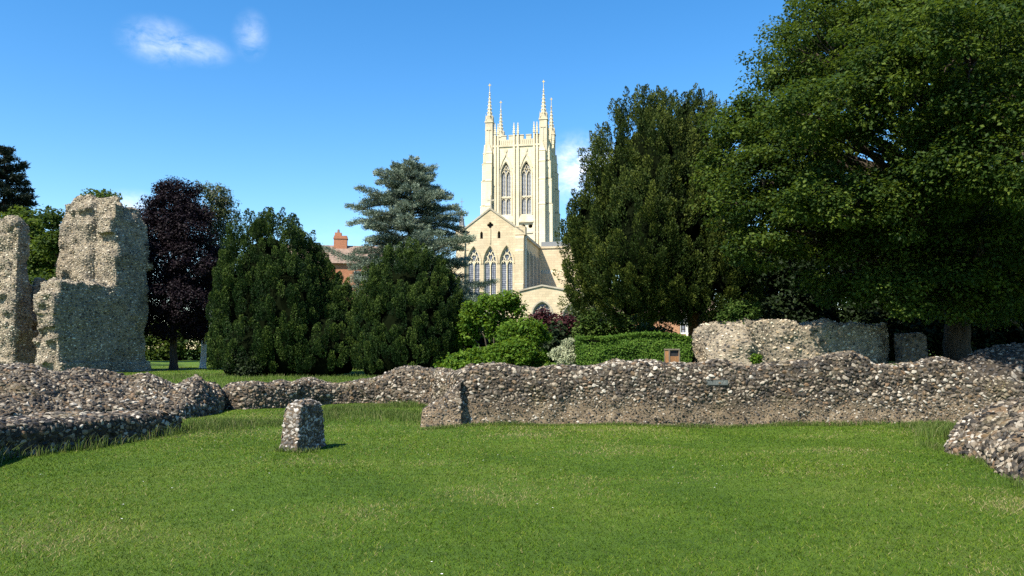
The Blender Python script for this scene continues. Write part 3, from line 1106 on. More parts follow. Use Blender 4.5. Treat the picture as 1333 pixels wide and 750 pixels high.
bm_obj('bell_chamber', bm, M['dark'], CA)
# parapet
bm = bmesh.new()
for k in range(4):
    xs_ = [-4.3, -3.0, -2.55, -1.7, -1.25, 1.25, 1.7, 2.55, 3.0, 4.3]
    out = [(-4.3, Z_STR + .02)] + [(4.3, Z_STR + .02)]
    top = []
    for i in range(len(xs_) - 1, 0, -1):
        z = Z_PAR if (i % 2 == 1) else Z_PAR - .65
        top += [(xs_[i], z), (xs_[i - 1], z)]
    plate(bm, out + top, [], y_f + .05, .4, SM[k])
    box(bm, -4.4, 4.4, y_f - .16, y_f + .05, Z_STR - .18, Z_STR + .14, SM[k])
    for i in range(1, len(xs_), 2):
        box(bm, xs_[i - 1] - .05, xs_[i] + .05, y_f - .02, y_f + .5, Z_PAR + .003, Z_PAR + .13, SM[k])
    for xx in np.arange(-3.9, 4.0, .35):
        box(bm, xx - .03, xx + .03, y_f - .02, y_f + .052, Z_STR + .3, Z_PAR - .75, SM[k])
bm_obj('parapet', bm, LT, CA)
# string courses and weathered sill below the windows
bm = bmesh.new()
for k in range(4):
    for sx_ in (-1, 1):
        prism(bm, [(y_f - .32, 22.7), (y_f + .0, 22.7), (y_f + .0, 23.75)], 'x', sx_ * WX - 1.2, sx_ * WX + 1.2, SM[k])
        box(bm, sx_ * WX - 1.25, sx_ * WX + 1.25, y_f - .34, y_f - .002, 22.5, 22.7, SM[k])
    box(bm, -3.9, 3.9, y_f - .14, y_f - .004, 20.7, 20.95, SM[k])
bm_obj('string_course', bm, LT, CA)
# hood mouldings (ogee gables over the belfry windows) with shields
for k in (0, 1, 3):
    for sx_ in (-1, 1):
        bm = bmesh.new()
        ap = arc_pts(sx_ * WX, W1 + .16, WS, WA + .22)
        polybar(bm, ap, .14, y_f - .12, .115, SM[k])
        polybar(bm, [(sx_ * WX - W1 - .2, WS + 1.2), (sx_ * WX - .55, WA + .35), (sx_ * WX - .12, WA + 1.1), (sx_ * WX, WA + 1.75), (sx_ * WX + .12, WA + 1.1), (sx_ * WX + .55, WA + .35), (sx_ * WX + W1 + .2, WS + 1.2)], .13, y_f - .135, .13, SM[k])
        prism(bm, [(sx_ * WX - .22, 34.95), (sx_ * WX + .22, 34.95), (sx_ * WX + .22, 34.6), (sx_ * WX, 34.25), (sx_ * WX - .22, 34.6)], 'y', y_f - .12, y_f - .003, SM[k])
        box(bm, sx_ * WX - W1 - .24, sx_ * WX - W1 - .12, y_f - .1, y_f - .004, W0 - .1, WS, SM[k])
        box(bm, sx_ * WX + W1 + .12, sx_ * WX + W1 + .24, y_f - .1, y_f - .004, W0 - .1, WS, SM[k])
        bm_obj('hood_mould', bm, LT, CA)
# belfry windows: louvres, mullions and tracery
for k in (0, 1, 3):
    for sx_ in (-1, 1):
        cx = sx_ * WX
        bm = bmesh.new()
        t = .10
        box(bm, cx - .06, cx + .06, y_f + .12, y_f + .36, W0, WS + .1, SM[k])
        box(bm, cx - W1, cx - .08, y_f + .14, y_f + .34, 26.75, 27.0, SM[k]); box(bm, cx + .08, cx + W1, y_f + .14, y_f + .34, 26.75, 27.0, SM[k])
        for hx in (-1, 1):
            c2 = cx + hx * (W1 + .04) / 2
            polybar(bm, arc_pts(c2, W1 / 2 - .03, WS - .1, WS + .75, 5), t, y_f + .14, .2, SM[k])
            polybar(bm, arc_pts(c2, W1 / 2 - .03, 26.1, 26.75, 4), .08, y_f + .16, .16, SM[k])
            box(bm, c2 - .02, c2 + .02, y_f + .28, y_f + .33, W0, WS + .3, SM[k])
        for pts in ([(cx, WS + .1), (cx - .35, WS + .95), (cx - .05, WA - .5)], [(cx, WS + .1), (cx + .35, WS + .95), (cx + .05, WA - .5)], [(cx - .6, WS + .9), (cx - .2, WS + 1.25), (cx, WS + .9), (cx + .2, WS + 1.25), (cx + .6, WS + .9)]):
            polybar(bm, pts, .09, y_f + .16, .18, SM[k])
        win = bm_obj('belfry_window', bm, LT, CA)
        bm = bmesh.new()
        z = W0 + .05
        while z < WA - .5:
            prism(bm, [(y_f + .36, z), (y_f + .40, z), (y_f + .56, z + .26), (y_f + .52, z + .26)], 'x', cx - W1, cx + W1, SM[k])
            z += .22
        bm_obj('louvre', bm, M['louvre'], win)
# slender wall shafts ending in small crocketed pinnacles


def spirelet(bm, c, r, z0, z1, n=4, rot=math.pi / 4, crock=6, cr=.14, M_=None):
    frustum(bm, c, r, .045, z0, z1, n, rot, M_)
    for i in range(crock):
        f = (i + .6) / (crock + .4)
        rr = r * (1 - f) + .04 * f
        z = z0 + (z1 - z0) * f
        for j in range(n):
            a = rot + 2 * math.pi * j / n
            x, y = c[0] + (rr + cr * .35) * math.cos(a), c[1] + (rr + cr * .35) * math.sin(a)
            s = cr * (1 - .45 * f)
            frustum(bm, (x, y), s * .75, s * .35, z - s * .5, z + s * .7, 5, a, M_)


for k in (0, 1, 2, 3):
    for xx in (-3.55, -3.05, -.34, .34, 3.05, 3.55):
        bm = bmesh.new()
        box(bm, xx - .17, xx + .17, y_f - .26, y_f - .006, 0 if k else 12, Z_STR - .3, SM[k])
        box(bm, xx - .13, xx + .13, y_f - .22, y_f + .04, Z_STR - .3, Z_PAR + .35, SM[k])
        box(bm, xx - .19, xx + .19, y_f - .29, y_f + .1, Z_PAR + .35, Z_PAR + .48, SM[k])
        spirelet(bm, (xx, y_f - .09), .19, Z_PAR + .48, Z_PAR + 2.2, 4, math.pi / 4, 4, .11, SM[k])
        sh = bm_obj('wall_shaft', bm, LS, CA)
# corner buttresses and corner pinnacles
for k in range(4):
    for sgn in (-1, 1):
        bm = bmesh.new()
        tiers = [(0, 14.0, 1.25), (14.0, 25.4, 1.05), (25.4, 29.6, .92), (29.6, 32.6, .78), (32.6, 34.4, .62)]
        xa, xb = (3.98, 4.98)
        for z0, z1_, d in tiers:
            prism(bm, [(y_f - d, z0), (y_f - .002, z0), (y_f - .002, z1_ + .35), (y_f - d + .13, z1_ + .22), (y_f - d, z1_)], 'x', min(sgn * xa, sgn * xb), max(sgn * xa, sgn * xb), SM[k])
            box(bm, min(sgn * (xa - .05), sgn * (xb + .05)), max(sgn * (xa - .05), sgn * (xb + .05)), y_f - d - .06, y_f - d + .1, z1_ - .12, z1_ + .02, SM[k])
        prism(bm, [(sgn * 4.48 - .5, 34.4), (sgn * 4.48 + .5, 34.4), (sgn * 4.48, 36.0)], 'y', y_f - .55, y_f - .1, SM[k])
        bm_obj('buttress', bm, LS, CA)
for sx_ in (-1, 1):
    for sy_ in (-1, 1):
        c = (sx_ * 4.6, TC + sy_ * 4.6)
        bm = bmesh.new()
        h = .62
        box(bm, c[0] - h, c[0] + h, c[1] - h, c[1] + h, 34.2, 39.6)
        box(bm, c[0] - h - .1, c[0] + h + .1, c[1] - h - .1, c[1] + h + .1, 39.6, 39.85)
        for j in range(4):
            Mj = Matrix.Translation((c[0], c[1], 0)) @ Matrix.Rotation(j * math.pi / 2, 4, 'Z')
            prism(bm, [(-.42, 38.3), (.42, 38.3), (0, 39.35)], 'y', -h - .09, -h - .003, Mj)
            box(bm, -.06, .06, -h - .07, -h - .004, 36.0, 38.3, Mj)
            prism(bm, [(-.45, 39.85), (.45, 39.85), (0, 40.9)], 'y', -h + .02, -h + .2, Mj)
            frustum(bm, (.55, -.55), .11, .02, 39.85, 41.1, 4, 0, Mj)
        spirelet(bm, c, .50, 39.86, 45.0, 8, math.pi / 8, 8, .15)
        frustum(bm, c, .16, .07, 44.75, 45.05, 6); frustum(bm, c, .06, .05, 45.0, 46.0, 6)
        pin = bm_obj('pinnacle', bm, LT, CA)
        bm = bmesh.new()
        box(bm, c[0] - .05, c[0] + .05, c[1] - .05, c[1] + .05, 46.0, 46.5)
        box(bm, c[0] - .22, c[0] + .22, c[1] - .045, c[1] + .045, 46.18, 46.28)
        bm_obj('finial', bm, M['metal_gold'], pin)

# chancel
CY0 = -18.9
EH, AH, CHW = 17.7, 21.2, 4.75
wins = [(-2.35, .92, 8.2, 13.6, 16.0), (0, .92, 8.2, 13.6, 16.0), (2.35, .92, 8.2, 13.6, 16.0)]
qf = []
for a in np.linspace(0, 2 * math.pi, 24, endpoint=False):
    r_ = .30 + .16 * abs(math.cos(2 * a))
    qf.append((r_ * math.cos(a), 19.0 + r_ * math.sin(a)))
bm = bmesh.new()
plate(bm, [(-CHW, 0), (CHW, 0), (CHW, EH), (0, AH), (-CHW, EH)], [arch(*w) for w in wins] + [qf, arch(-1.25, .2, 17.1, 17.8, 18.15, 4), arch(1.25, .2, 17.1, 17.8, 18.15, 4)], CY0, .9)
# side walls
MR = Matrix.Translation((CHW, 0, 0)) @ Matrix.Rotation(math.pi / 2, 4, 'Z')      # local x -> y
sw = [arch(y, .62, 8.5, 14.0, 15.6) for y in (CY0 + 4.2, CY0 + 7.4, CY0 + 10.4)]
plate(bm, [(CY0 + .9, 0), (y_f - .1, 0), (y_f - .1, EH - .02), (CY0 + .9, EH - .02)], sw, 0, .8, MR)
plate(bm, [(CY0 + .9, 0), (y_f - .1, 0), (y_f - .1, EH - .02), (CY0 + .9, EH - .02)], [], 2 * CHW - .8, .8, MR)
bm_obj('chancel_wall', bm, LW, CA)
bm = bmesh.new()
box(bm, -CHW + 1.2, CHW - 1.2, CY0 + 1.2, y_f - .5, 7, 16.6)
bm_obj('chancel_interior', bm, M['dark'], CA)
bm = bmesh.new()
prism(bm, [(-CHW - .15, EH - .1), (-CHW - .15, EH + .05), (0, AH - .05), (CHW + .15, EH + .05), (CHW + .15, EH - .1), (0, AH - .25)], 'y', CY0 + .95, y_f - .01)
bm_obj('chancel_roof', bm, M['lead'], CA)
bm = bmesh.new()
dx, dz = CHW + .1, AH - EH
for sx_ in (-1, 1):
    prism(bm, [(sx_ * (CHW + .12), EH - .05), (sx_ * (CHW + .12), EH + .2), (0, AH + .30), (0, AH + .004)], 'y', CY0 - .12, CY0 + 1.0)
bm_obj('gable_coping', bm, LG, CA)
bm = bmesh.new()
frustum(bm, (0, CY0 + .4), .22, .12, AH + .25, AH + .8, 6)
box(bm, -.07, .07, CY0 + .32, CY0 + .48, AH + .75, AH + 2.0); box(bm, -.42, .42, CY0 + .33, CY0 + .47, AH + 1.3, AH + 1.46)
for cx, cz in ((-.42, AH + 1.38), (.42, AH + 1.38), (0, AH + 2.0)):
    box(bm, cx - .1, cx + .1, CY0 + .31, CY0 + .49, cz - .11, cz + .11)
bm_obj('gable_cross', bm, LG, CA)
for sx_ in (-1, 1):
    bm = bmesh.new()
    for z0, z1_, d in ((0, 10.5, .75), (10.5, 15.2, .5), (15.2, 17.0, .28)):
        x0_, x1_ = sorted((sx_ * (CHW - 1.15), sx_ * (CHW + .05)))
        prism(bm, [(CY0 - d, z0), (CY0 - .003, z0), (CY0 - .003, z1_ + .5), (CY0 - d + .05, z1_ + .1), (CY0 - d, z1_)], 'x', x0_, x1_)
    box(bm, *sorted((sx_ * (CHW - 1.2), sx_ * (CHW + .25))), CY0 - .12, CY0 + 1.1, EH - .2, EH + .9)
    prism(bm, [(sx_ * (CHW - 1.25), EH + .903), (sx_ * (CHW + .3), EH + .903), (sx_ * (CHW - .45), EH + 1.15)], 'y', CY0 - .15, CY0 + 1.12)
    bm_obj('corner_buttress', bm, LW, CA)
bm = bmesh.new()
bar(bm, (0, 16.4), (0, 18.5), .16, CY0 - .12, .115)
for cx, w, z0, z1_, z2 in wins:
    polybar(bm, arc_pts(cx, w + .14, z1_, z2 + .2), .15, CY0 - .1, .095)
bm_obj('hood_mould', bm, LW, CA)
bm = bmesh.new()
frustum(bm, (CHW + .16, CY0 + .75), .09, .09, 8, EH - .3, 8)
bm_obj('drainpipe', bm, M['pipe'], CA)
bm = bmesh.new()
box(bm, CHW + .003, CHW + .28, CY0 + 1.1, y_f - .2, EH - .45, EH - .12)
for y in (CY0 + 2.4, CY0 + 5.8, CY0 + 8.9, CY0 + 12.1):
    box(bm, CHW + .002, CHW + .45, y - .28, y + .28, 0, 15.0); prism(bm, [(CHW + .002, 15.003), (CHW + .45, 15.003), (CHW + .002, 15.9)], 'y', y - .28, y + .28)
bm_obj('side_buttress', bm, LG, CA)


def traceried_window(name, cx, w, z0, z1_, z2, y0, mat, Mx=None, lights=2):
    bm = bmesh.new()
    ya = y0 + .18
    fr = arch(cx, w - .05, z0, z1_, z2 - .05)
    polybar(bm, fr + fr[:1], .13, ya, .2, Mx)
    for i in range(1, lights):
        xm = cx - w + 2 * w * i / lights
        box(bm, xm - .065, xm + .065, ya - .02, ya + .2, z0, z1_ + .2, Mx)
    lw = w / lights
    for i in range(lights):
        c2 = cx - w + lw * (2 * i + 1)
        polybar(bm, arc_pts(c2, lw - .04, z1_ - .25, z1_ + lw * .9, 5), .11, ya + .01, .18, Mx)
    h = z2 - z1_
    for s in (-1, 1):
        polybar(bm, [(cx, z1_ + .1), (cx + s * w * .42, z1_ + h * .42), (cx + s * w * .12, z1_ + h * .62), (cx, z1_ + h * .5)], .10, ya + .02, .16, Mx)
        polybar(bm, [(cx + s * w * .42, z1_ + h * .42), (cx + s * w * .72, z1_ + h * .40)], .09, ya + .025, .15, Mx)
        polybar(bm, [(cx + s * w * .12, z1_ + h * .62), (cx + s * w * .34, z1_ + h * .74)], .09, ya + .025, .15, Mx)
        polybar(bm, [(cx + s * w * .55, z1_ + .05), (cx + s * w * .42, z1_ + h * .42)], .09, ya + .028, .15, Mx)
    wn = bm_obj(name, bm, mat, CA)
    bm = bmesh.new()
    prism(bm, arch(cx, w - .01, z0 + .005, z1_, z2 - .02), 'y', y0 + .40, y0 + .44, Mx)
    bm_obj('glass', bm, M['glass'], wn)
    return wn


for w in wins:
    traceried_window('east_window', *w, CY0, LS)
for y in (CY0 + 4.2, CY0 + 7.4, CY0 + 10.4):
    bm = bmesh.new()
    box(bm, y - .05, y + .05, .35, .5, 8.5, 15.2, MR)
    wn = bm_obj('side_window', bm, LG, CA)
    bm = bmesh.new()
    prism(bm, arch(y, .61, 8.5, 14.0, 15.58), 'y', .55, .6, MR)
    bm_obj('glass', bm, M['glass'], wn)
for sx_ in (-1, 1):
    bm = bmesh.new(); prism(bm, arch(sx_ * 1.25, .19, 17.1, 17.8, 18.13, 4), 'y', CY0 + .5, CY0 + .55); bm_obj('lancet', bm, M['dark'], CA)
bm = bmesh.new()
prism(bm, [(x * .98, 19 + (z - 19) * .98) for x, z in qf], 'y', CY0 + .5, CY0 + .55)
bm_obj('gable_opening', bm, M['dark'], CA)
# stair turret with a lead spire left of the chancel
bm = bmesh.new()
c = (-7.0, -8.0)
frustum(bm, c, .42, .42, 0, 20.6, 8); frustum(bm, c, .52, .52, 20.6, 20.85, 8)
tu = bm_obj('stair_turret', bm, LG, CA)
bm = bmesh.new()
frustum(bm, c, .48, .1, 20.85, 23.4, 8); frustum(bm, c, .035, .03, 23.4, 25.2, 5)
box(bm, c[0] - .25, c[0] + .25, c[1] - .03, c[1] + .03, 24.6, 24.68)
bm_obj('spire', bm, M['lead'], tu)
# transept / aisle wall behind, with its own string course, and lean-to roof
TYF = -5.4
bm = bmesh.new()
box(bm, CHW + .01, 15.5, TYF, TYF + 5.2, 0, 17.3); box(bm, -15.5, -CHW - .01, TYF, TYF + 5.2, 0, 16.0)
box(bm, CHW + .02, 15.5, TYF - .55, TYF - .004, 0, 13.3)
prism(bm, [(TYF - .55, 13.303), (TYF - .004, 13.303), (TYF - .004, 13.9)], 'x', CHW + .02, 15.5)
box(bm, CHW + .02, 15.6, TYF - .16, TYF + .3, 17.303, 17.6)
bm_obj('transept', bm, LW, CA)
bm = bmesh.new()
box(bm, CHW + .3, 15.3, TYF + .4, TYF + 5.0, 17.31, 18.4)
bm_obj('transept_roof', bm, M['lead'], CA)
# low chapel in front
KX, KY = 7.5, -20.1
ce = [arch(KX, 1.25, 3.5, 6.4, 8.0), arch(11.6, 1.25, 3.5, 6.0, 7.6), arch(15.4, 1.25, 3.5, 6.0, 7.6)]
bm = bmesh.new()
plate(bm, [(CHW - .35, 0), (17.5, 0), (17.5, 9.45), (11.2, 9.45), (KX, 10.15), (CHW - .35, 9.45)], ce, KY, .8)
box(bm, CHW + .2, 17.4, KY + .81, -6.1, 8.9, 9.3)
bm_obj('chapel_wall', bm, LW, CA)
bm = bmesh.new()
pl = [(CHW - .45, 9.5), (KX, 10.2), (11.2, 9.5), (17.6, 9.5)]
for a_, b_ in zip(pl[:-1], pl[1:]):
    prism(bm, [a_, b_, (b_[0], b_[1] + .22), (a_[0], a_[1] + .22)], 'y', KY - .18, KY + .9)
bm_obj('chapel_coping', bm, LG, CA)
bm = bmesh.new()
bm.free()
for cx, zs, za in ((KX, 6.4, 8.0), (11.6, 6.0, 7.6), (15.4, 6.0, 7.6)):
    bm = bmesh.new()
    polybar(bm, arc_pts(cx, 1.4, zs, za + .2), .2, KY - .12, .115)
    bm_obj('hood_mould', bm, LG, CA)
for cx, zs, za in ((KX, 6.4, 8.0), (11.6, 6.0, 7.6), (15.4, 6.0, 7.6)):
    traceried_window('chapel_window', cx, 1.25, 3.5, zs, za, KY, LG, lights=3)
bm = bmesh.new(); box(bm, CHW + .6, 17.2, KY + 1.3, -7, 1, 8.8); bm_obj('chapel_interior', bm, M['dark'], CA)

# ------------------------------------------------------------------ houses glimpsed between trees
hp = P(437, 455, 92)
H1 = empty('brick_house', (hp[0], 92, G(hp[0], 92)), 'brick house with a tall chimney showing over the left yew', 'house', rz=R(8))
zr = top_z(450, 314, 92) - H1.location.z
bm = bmesh.new(); box(bm, -7, 9, 0, 8, 0, zr - 2.6); bm_obj('wall', bm, M['brick'], H1)
bm = bmesh.new(); prism(bm, [(-.4, zr - 2.7), (8.4, zr - 2.7), (4, zr)], 'x', -7.3, 9.3); rf = bm_obj('roof', bm, M['roof_tile'], H1)
bm = bmesh.new()
box(bm, -.75, .85, 3.2, 4.4, zr - 1.8, zr + 1.15); box(bm, -.65, .15, 3.3, 4.3, zr + 1.153, zr + 1.55); box(bm, -.82, .92, 3.13, 4.47, zr + .75, zr + .9)
ch = bm_obj('chimney', bm, M['brick'], rf)
for xx in (-.25,):
    bm = bmesh.new(); frustum(bm, (xx, 3.8), .17, .13, zr + 1.553, zr + 2.0, 8); bm_obj('chimney_pot', bm, M['roof_tile'], ch)
for xx in (2.5, 6.0):
    bm = bmesh.new(); box(bm, xx - .5, xx + .5, -.06, -.01, zr - 5, zr - 3.6); bm_obj('window', bm, M['glass'], H1)

hp = P(868, 445, 58)
H2 = empty('garden_house', (hp[0], 58, G(hp[0], 58)), 'low pinkish brick house glimpsed beneath the big yew', 'house')
bm = bmesh.new()
plate(bm, [(-3.3, 0), (3.6, 0), (3.6, 3.3), (-3.3, 3.3)], [[(-1.9, 1.7), (-1.0, 1.7), (-1.0, 2.9), (-1.9, 2.9)], [(1.0, 1.75), (2.0, 1.75), (2.0, 3.0), (1.0, 3.0)]], 0, .3)
box(bm, -3.28, 3.58, .31, 5, 0, 3.3); bm_obj('wall', bm, M['brick_pink'], H2)
bm = bmesh.new(); prism(bm, [(-.4, 3.3), (5.4, 3.3), (2.5, 5.6)], 'x', -3.5, 3.8); bm_obj('roof', bm, M['roof_tile'], H2)
bm = bmesh.new(); box(bm, -3.5, 3.8, -.08, .28, -.2, 1.05); bm_obj('plinth', bm, LG, H2)
for x0_, x1_, z0, z1_ in ((-1.9, -1.0, 1.7, 2.9), (1.0, 2.0, 1.75, 3.0)):
    bm = bmesh.new()
    fr = [(x0_ + .05, z0 + .05), (x1_ - .05, z0 + .05), (x1_ - .05, z1_ - .05), (x0_ + .05, z1_ - .05)]
    polybar(bm, fr + fr[:1], .1, .08, .08); bar(bm, ((x0_ + x1_) / 2, z0 + .1), ((x0_ + x1_) / 2, z1_ - .1), .06, .09, .07)
    w_ = bm_obj('window', bm, M['white_paint'], H2)
    bm = bmesh.new(); box(bm, x0_, x1_, .2, .22, z0, z1_); bm_obj('glass', bm, M['glass'], w_)

# white lamp post
lp = P(894.5, 430, 40)
L1 = empty('street_lamp', (lp[0], 40, G(lp[0], 40)), 'slim white lamp post with a small dark lantern under the big yew', 'lamp post')
zt_ = top_z(894, 409, 40) - L1.location.z
bm = bmesh.new(); frustum(bm, (0, 0), .07, .05, 0, zt_ - .5, 8); frustum(bm, (0, 0), .10, .08, 0, .6, 8); bm_obj('post', bm, M['white_paint'], L1)
bm = bmesh.new(); frustum(bm, (-.05, 0), .12, .17, zt_ - .5, zt_ - .15, 6); frustum(bm, (-.05, 0), .2, .04, zt_ - .15, zt_, 6); bm_obj('lantern', bm, M['lead'], L1)

# litter bin
lb = P(875, 470, 24.6)
B1 = empty('litter_bin', (lb[0], 24.6, G(lb[0], 24.6)), 'boxy wooden litter bin standing in front of the clipped hedge', 'bin', rz=R(12))
zt_ = top_z(875, 454, 24.6) - B1.location.z
bm = bmesh.new()
for i in range(4):
    box(bm, -.155 + i * .078, -.155 + i * .078 + .072, -.17, -.15, .06, zt_ - .24)
    box(bm, -.155 + i * .078, -.155 + i * .078 + .072, .15, .17, .06, zt_ - .05)
    box(bm, -.17, -.15, -.145 + i * .073, -.145 + i * .073 + .068, .06, zt_ - .05); box(bm, .15, .17, -.145 + i * .073, -.145 + i * .073 + .068, .06, zt_ - .05)
bm_obj('slatted_body', bm, M['wood'], B1)
bm = bmesh.new(); box(bm, -.14, .14, -.14, .14, .04, zt_ - .05); bm_obj('liner', bm, M['dark'], B1)
bm = bmesh.new()
box(bm, -.19, .19, -.19, .19, zt_ - .045, zt_)
for sx_ in (-1, 1):
    for sy_ in (-1, 1): box(bm, *sorted((sx_ * .15, sx_ * .185)), *sorted((sy_ * .15, sy_ * .185)), 0, zt_ - .045)
bm_obj('frame', bm, plain('brown_metal', (.15, .12, .09), .5), B1)


# ------------------------------------------------------------------ vegetation builders
def leaf_quads(pos, d, nrm, L, W, fold=.0):
    """diamond leaves: base, side, tip, side"""
    s = norm(np.cross(nrm, d))
    L = np.asarray(L)[:, None]; W = np.asarray(W)[:, None]
    mid = pos + d * L * .48 + nrm * (W * fold)
    return np.stack([pos, mid + s * W * .5, pos + d * L, mid - s * W * .5], 1)


class Leaves:
    def __init__(self):
        self.q, self.r = [], []

    def clump(self, c, rad, n, size, up=.7, outw=.6, rv=None, droop=.25, inner=.35, aspect=.72):
        """clusters: centres (k,3), radii (k,3), n leaves each"""
        k = len(c)
        cc = np.repeat(c, n, 0); rr = np.repeat(rad, n, 0)
        u = norm(RNG.normal(size=(k * n, 3)))
        rad_ = (inner + (1 - inner) * RNG.random((k * n, 1)) ** .6)
        pos = cc + u * rad_ * rr
        nr = norm(u * outw + np.array([0, 0, up]) + RNG.normal(0, .42, (k * n, 3)))
        d = norm(np.cross(nr, RNG.normal(size=(k * n, 3))) + u * .5 + np.array([0, 0, -droop]))
        nr = norm(nr - (nr * d).sum(1, keepdims=True) * d)
        sz = size * RNG.uniform(.6, 1.35, k * n)
        self.q.append(leaf_quads(pos, d, nr, sz, sz * aspect, .12))
        cv = RNG.random(k) if rv is None else rv
        self.r.append(np.clip(np.repeat(cv, n) * .55 + RNG.random(k * n) * .5 - .02, 0, 1))

    def plume(self, b, a, L, Rr, n, size, width, rv=None, spread=.5):
        """upright sprays: base (k,3), axis (k,3), length (k), radius (k)"""
        k = len(b)
        h = RNG.random((k, n)) ** .85
        prof = np.sin(np.pi * np.clip(h * .86 + .13, 0, 1)) ** .7
        ref = norm(np.cross(a, RNG.normal(size=(k, 3)))); r2 = np.cross(a, ref)
        an = RNG.random((k, n)) * 2 * np.pi
        radial = ref[:, None] * np.cos(an)[..., None] + r2[:, None] * np.sin(an)[..., None]
        rr = (Rr[:, None] * prof * RNG.uniform(.55, 1.05, (k, n)))[..., None]
        pos = (b[:, None] + a[:, None] * (h * L[:, None])[..., None] + radial * rr).reshape(-1, 3)
        d = norm((a[:, None] * .9 + radial * spread + RNG.normal(0, .22, (k, n, 3))).reshape(-1, 3))
        nr = norm(np.cross(d, RNG.normal(size=d.shape)))
        nr = np.where((nr * radial.reshape(-1, 3)).sum(1, keepdims=True) < 0, -nr, nr)
        sz = size * RNG.uniform(.7, 1.4, k * n)
        self.q.append(leaf_quads(pos, d, nr, sz, width * RNG.uniform(.8, 1.3, k * n), 0))
        cv = RNG.random(k) if rv is None else rv
        self.r.append(np.clip(np.repeat(cv, n) * .5 + RNG.random(k * n) * .30 + .36 * h.ravel() - .08, 0, 1))  # lighter towards plume tips: highlights put into the leaf colour

    def build(self, name, mat, parent, extra=None):
        q = np.concatenate(self.q); n = len(q)
        verts = q.reshape(-1, 3)
        f = np.arange(n * 4).reshape(-1, 4)
        r = np.repeat(np.concatenate(self.r), 4)
        return np_mesh(name, verts, [f], mat, parent, {'rnd': r})


def ellipsoid_points(c, r, n, p=2.0, shell=(.85, 1.0), zmin=None):
    u = norm(RNG.normal(size=(n, 3)))
    s = (np.abs(u) ** p).sum(1, keepdims=True) ** (-1 / p)
    k = RNG.uniform(shell[0], shell[1], (n, 1))
    pos = np.asarray(c) + u * s * k * np.asarray(r)
    nn = norm(u / np.asarray(r))
    if zmin is not None:
        m = pos[:, 2] > zmin
        pos, nn = pos[m], nn[m]
    return pos, nn


def inside(pos, lobes, skip, f=.8):
    m = np.zeros(len(pos), bool)
    for i, (c, r) in enumerate(lobes):
        if i == skip: continue
        m |= ((((pos - np.asarray(c)) / (np.asarray(r) * f)) ** 2).sum(1) < 1)
    return m


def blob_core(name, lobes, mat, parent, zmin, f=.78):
    """inner mass of twigs closing a dense crown, coloured near-black as painted shade"""
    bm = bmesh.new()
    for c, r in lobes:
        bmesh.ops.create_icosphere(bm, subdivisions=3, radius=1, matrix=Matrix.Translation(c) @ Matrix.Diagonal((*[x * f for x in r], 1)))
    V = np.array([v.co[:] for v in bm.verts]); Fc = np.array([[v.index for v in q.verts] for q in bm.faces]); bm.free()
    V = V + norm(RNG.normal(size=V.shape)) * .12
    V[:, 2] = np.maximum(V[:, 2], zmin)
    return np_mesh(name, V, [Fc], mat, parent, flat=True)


def trunk_mesh(parent, base, top, r0, r1, mat, limbs=(), name='trunk', flare=1.5, wob=.06):
    T = Tubes()
    pts = curve(base, top, 0, 10, wob)
    pts[0] = np.asarray(base) - [0, 0, .2]
    rad = np.linspace(r0, r1, 10); rad[0] *= flare; rad[1] *= (1 + flare) / 2.3
    T.add(pts, rad, 10)
    for p, q, ra, rb, sag in limbs:
        c = curve(p, q, sag, 8, .10)
        T.add(c, np.linspace(ra, rb, 8), 7)
    return T.build(name, mat, parent), T


def yew(label, px, Y, domes, leaf, plumes, nleaf, size, width, plen, prad, trunk=None, group=None, k_out=.16, name='yew_tree', core=.80, zfloor=.15, shell=(.86, 1.0)):
    b = P(px, 470, Y); g = G(b[0], Y)
    root = empty(name, (b[0], Y, g), label, 'tree', group)
    lobes = []
    for (lx, ly0, ly1, rx, dd) in domes:      # pixel x, top, bottom, half width px, depth offset
        YY = Y + dd; s = YY / F
        zt, zb = top_z(lx, ly0, YY), (g if ly1 is None else top_z(lx, ly1, YY))
        hw = rx * s
        if ly1 is None:
            rz = (zt - zb) * .64; cz = zt - rz
        else:
            rz = (zt - zb) / 2; cz = (zt + zb) / 2
        lobes.append((np.array([P(lx, 440, YY)[0], YY, cz]), np.array([hw, hw * .95, rz])))
    L = Leaves()
    tot = sum(r[0] * r[2] for _, r in lobes)
    for i, (c, r) in enumerate(lobes):
        n = int(plumes * r[0] * r[2] / tot)
        pos, nn = ellipsoid_points(c - [0, 0, plen * .35], r - np.array([prad * .6, prad * .6, plen * .25]), n, 2.5, shell, g + zfloor)
        m = ~inside(pos, lobes, i, .82)
        m &= (nn[:, 1] < .55) | (RNG.random(len(nn)) < .4)
        pos, nn = pos[m], nn[m]
        k = len(pos)
        ax = norm(nn * k_out + np.array([0, 0, 1.]) * np.where(nn[:, 2:3] < -.3, .6, 1) + RNG.normal(0, .07, (k, 3)))
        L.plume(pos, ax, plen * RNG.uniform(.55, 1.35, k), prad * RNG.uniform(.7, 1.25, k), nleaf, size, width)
    cr = L.build('crown', leaf, root)
    cb = blob_core('shade_core', lobes, M['yew_core'], root, g + .05, core)
    if trunk:
        trunk_mesh(root, *trunk)
    else:
        trunk_mesh(root, (b[0], Y, g), (b[0], Y, g + 1.5), .3, .25, M['bark_red'])
    return root, lobes


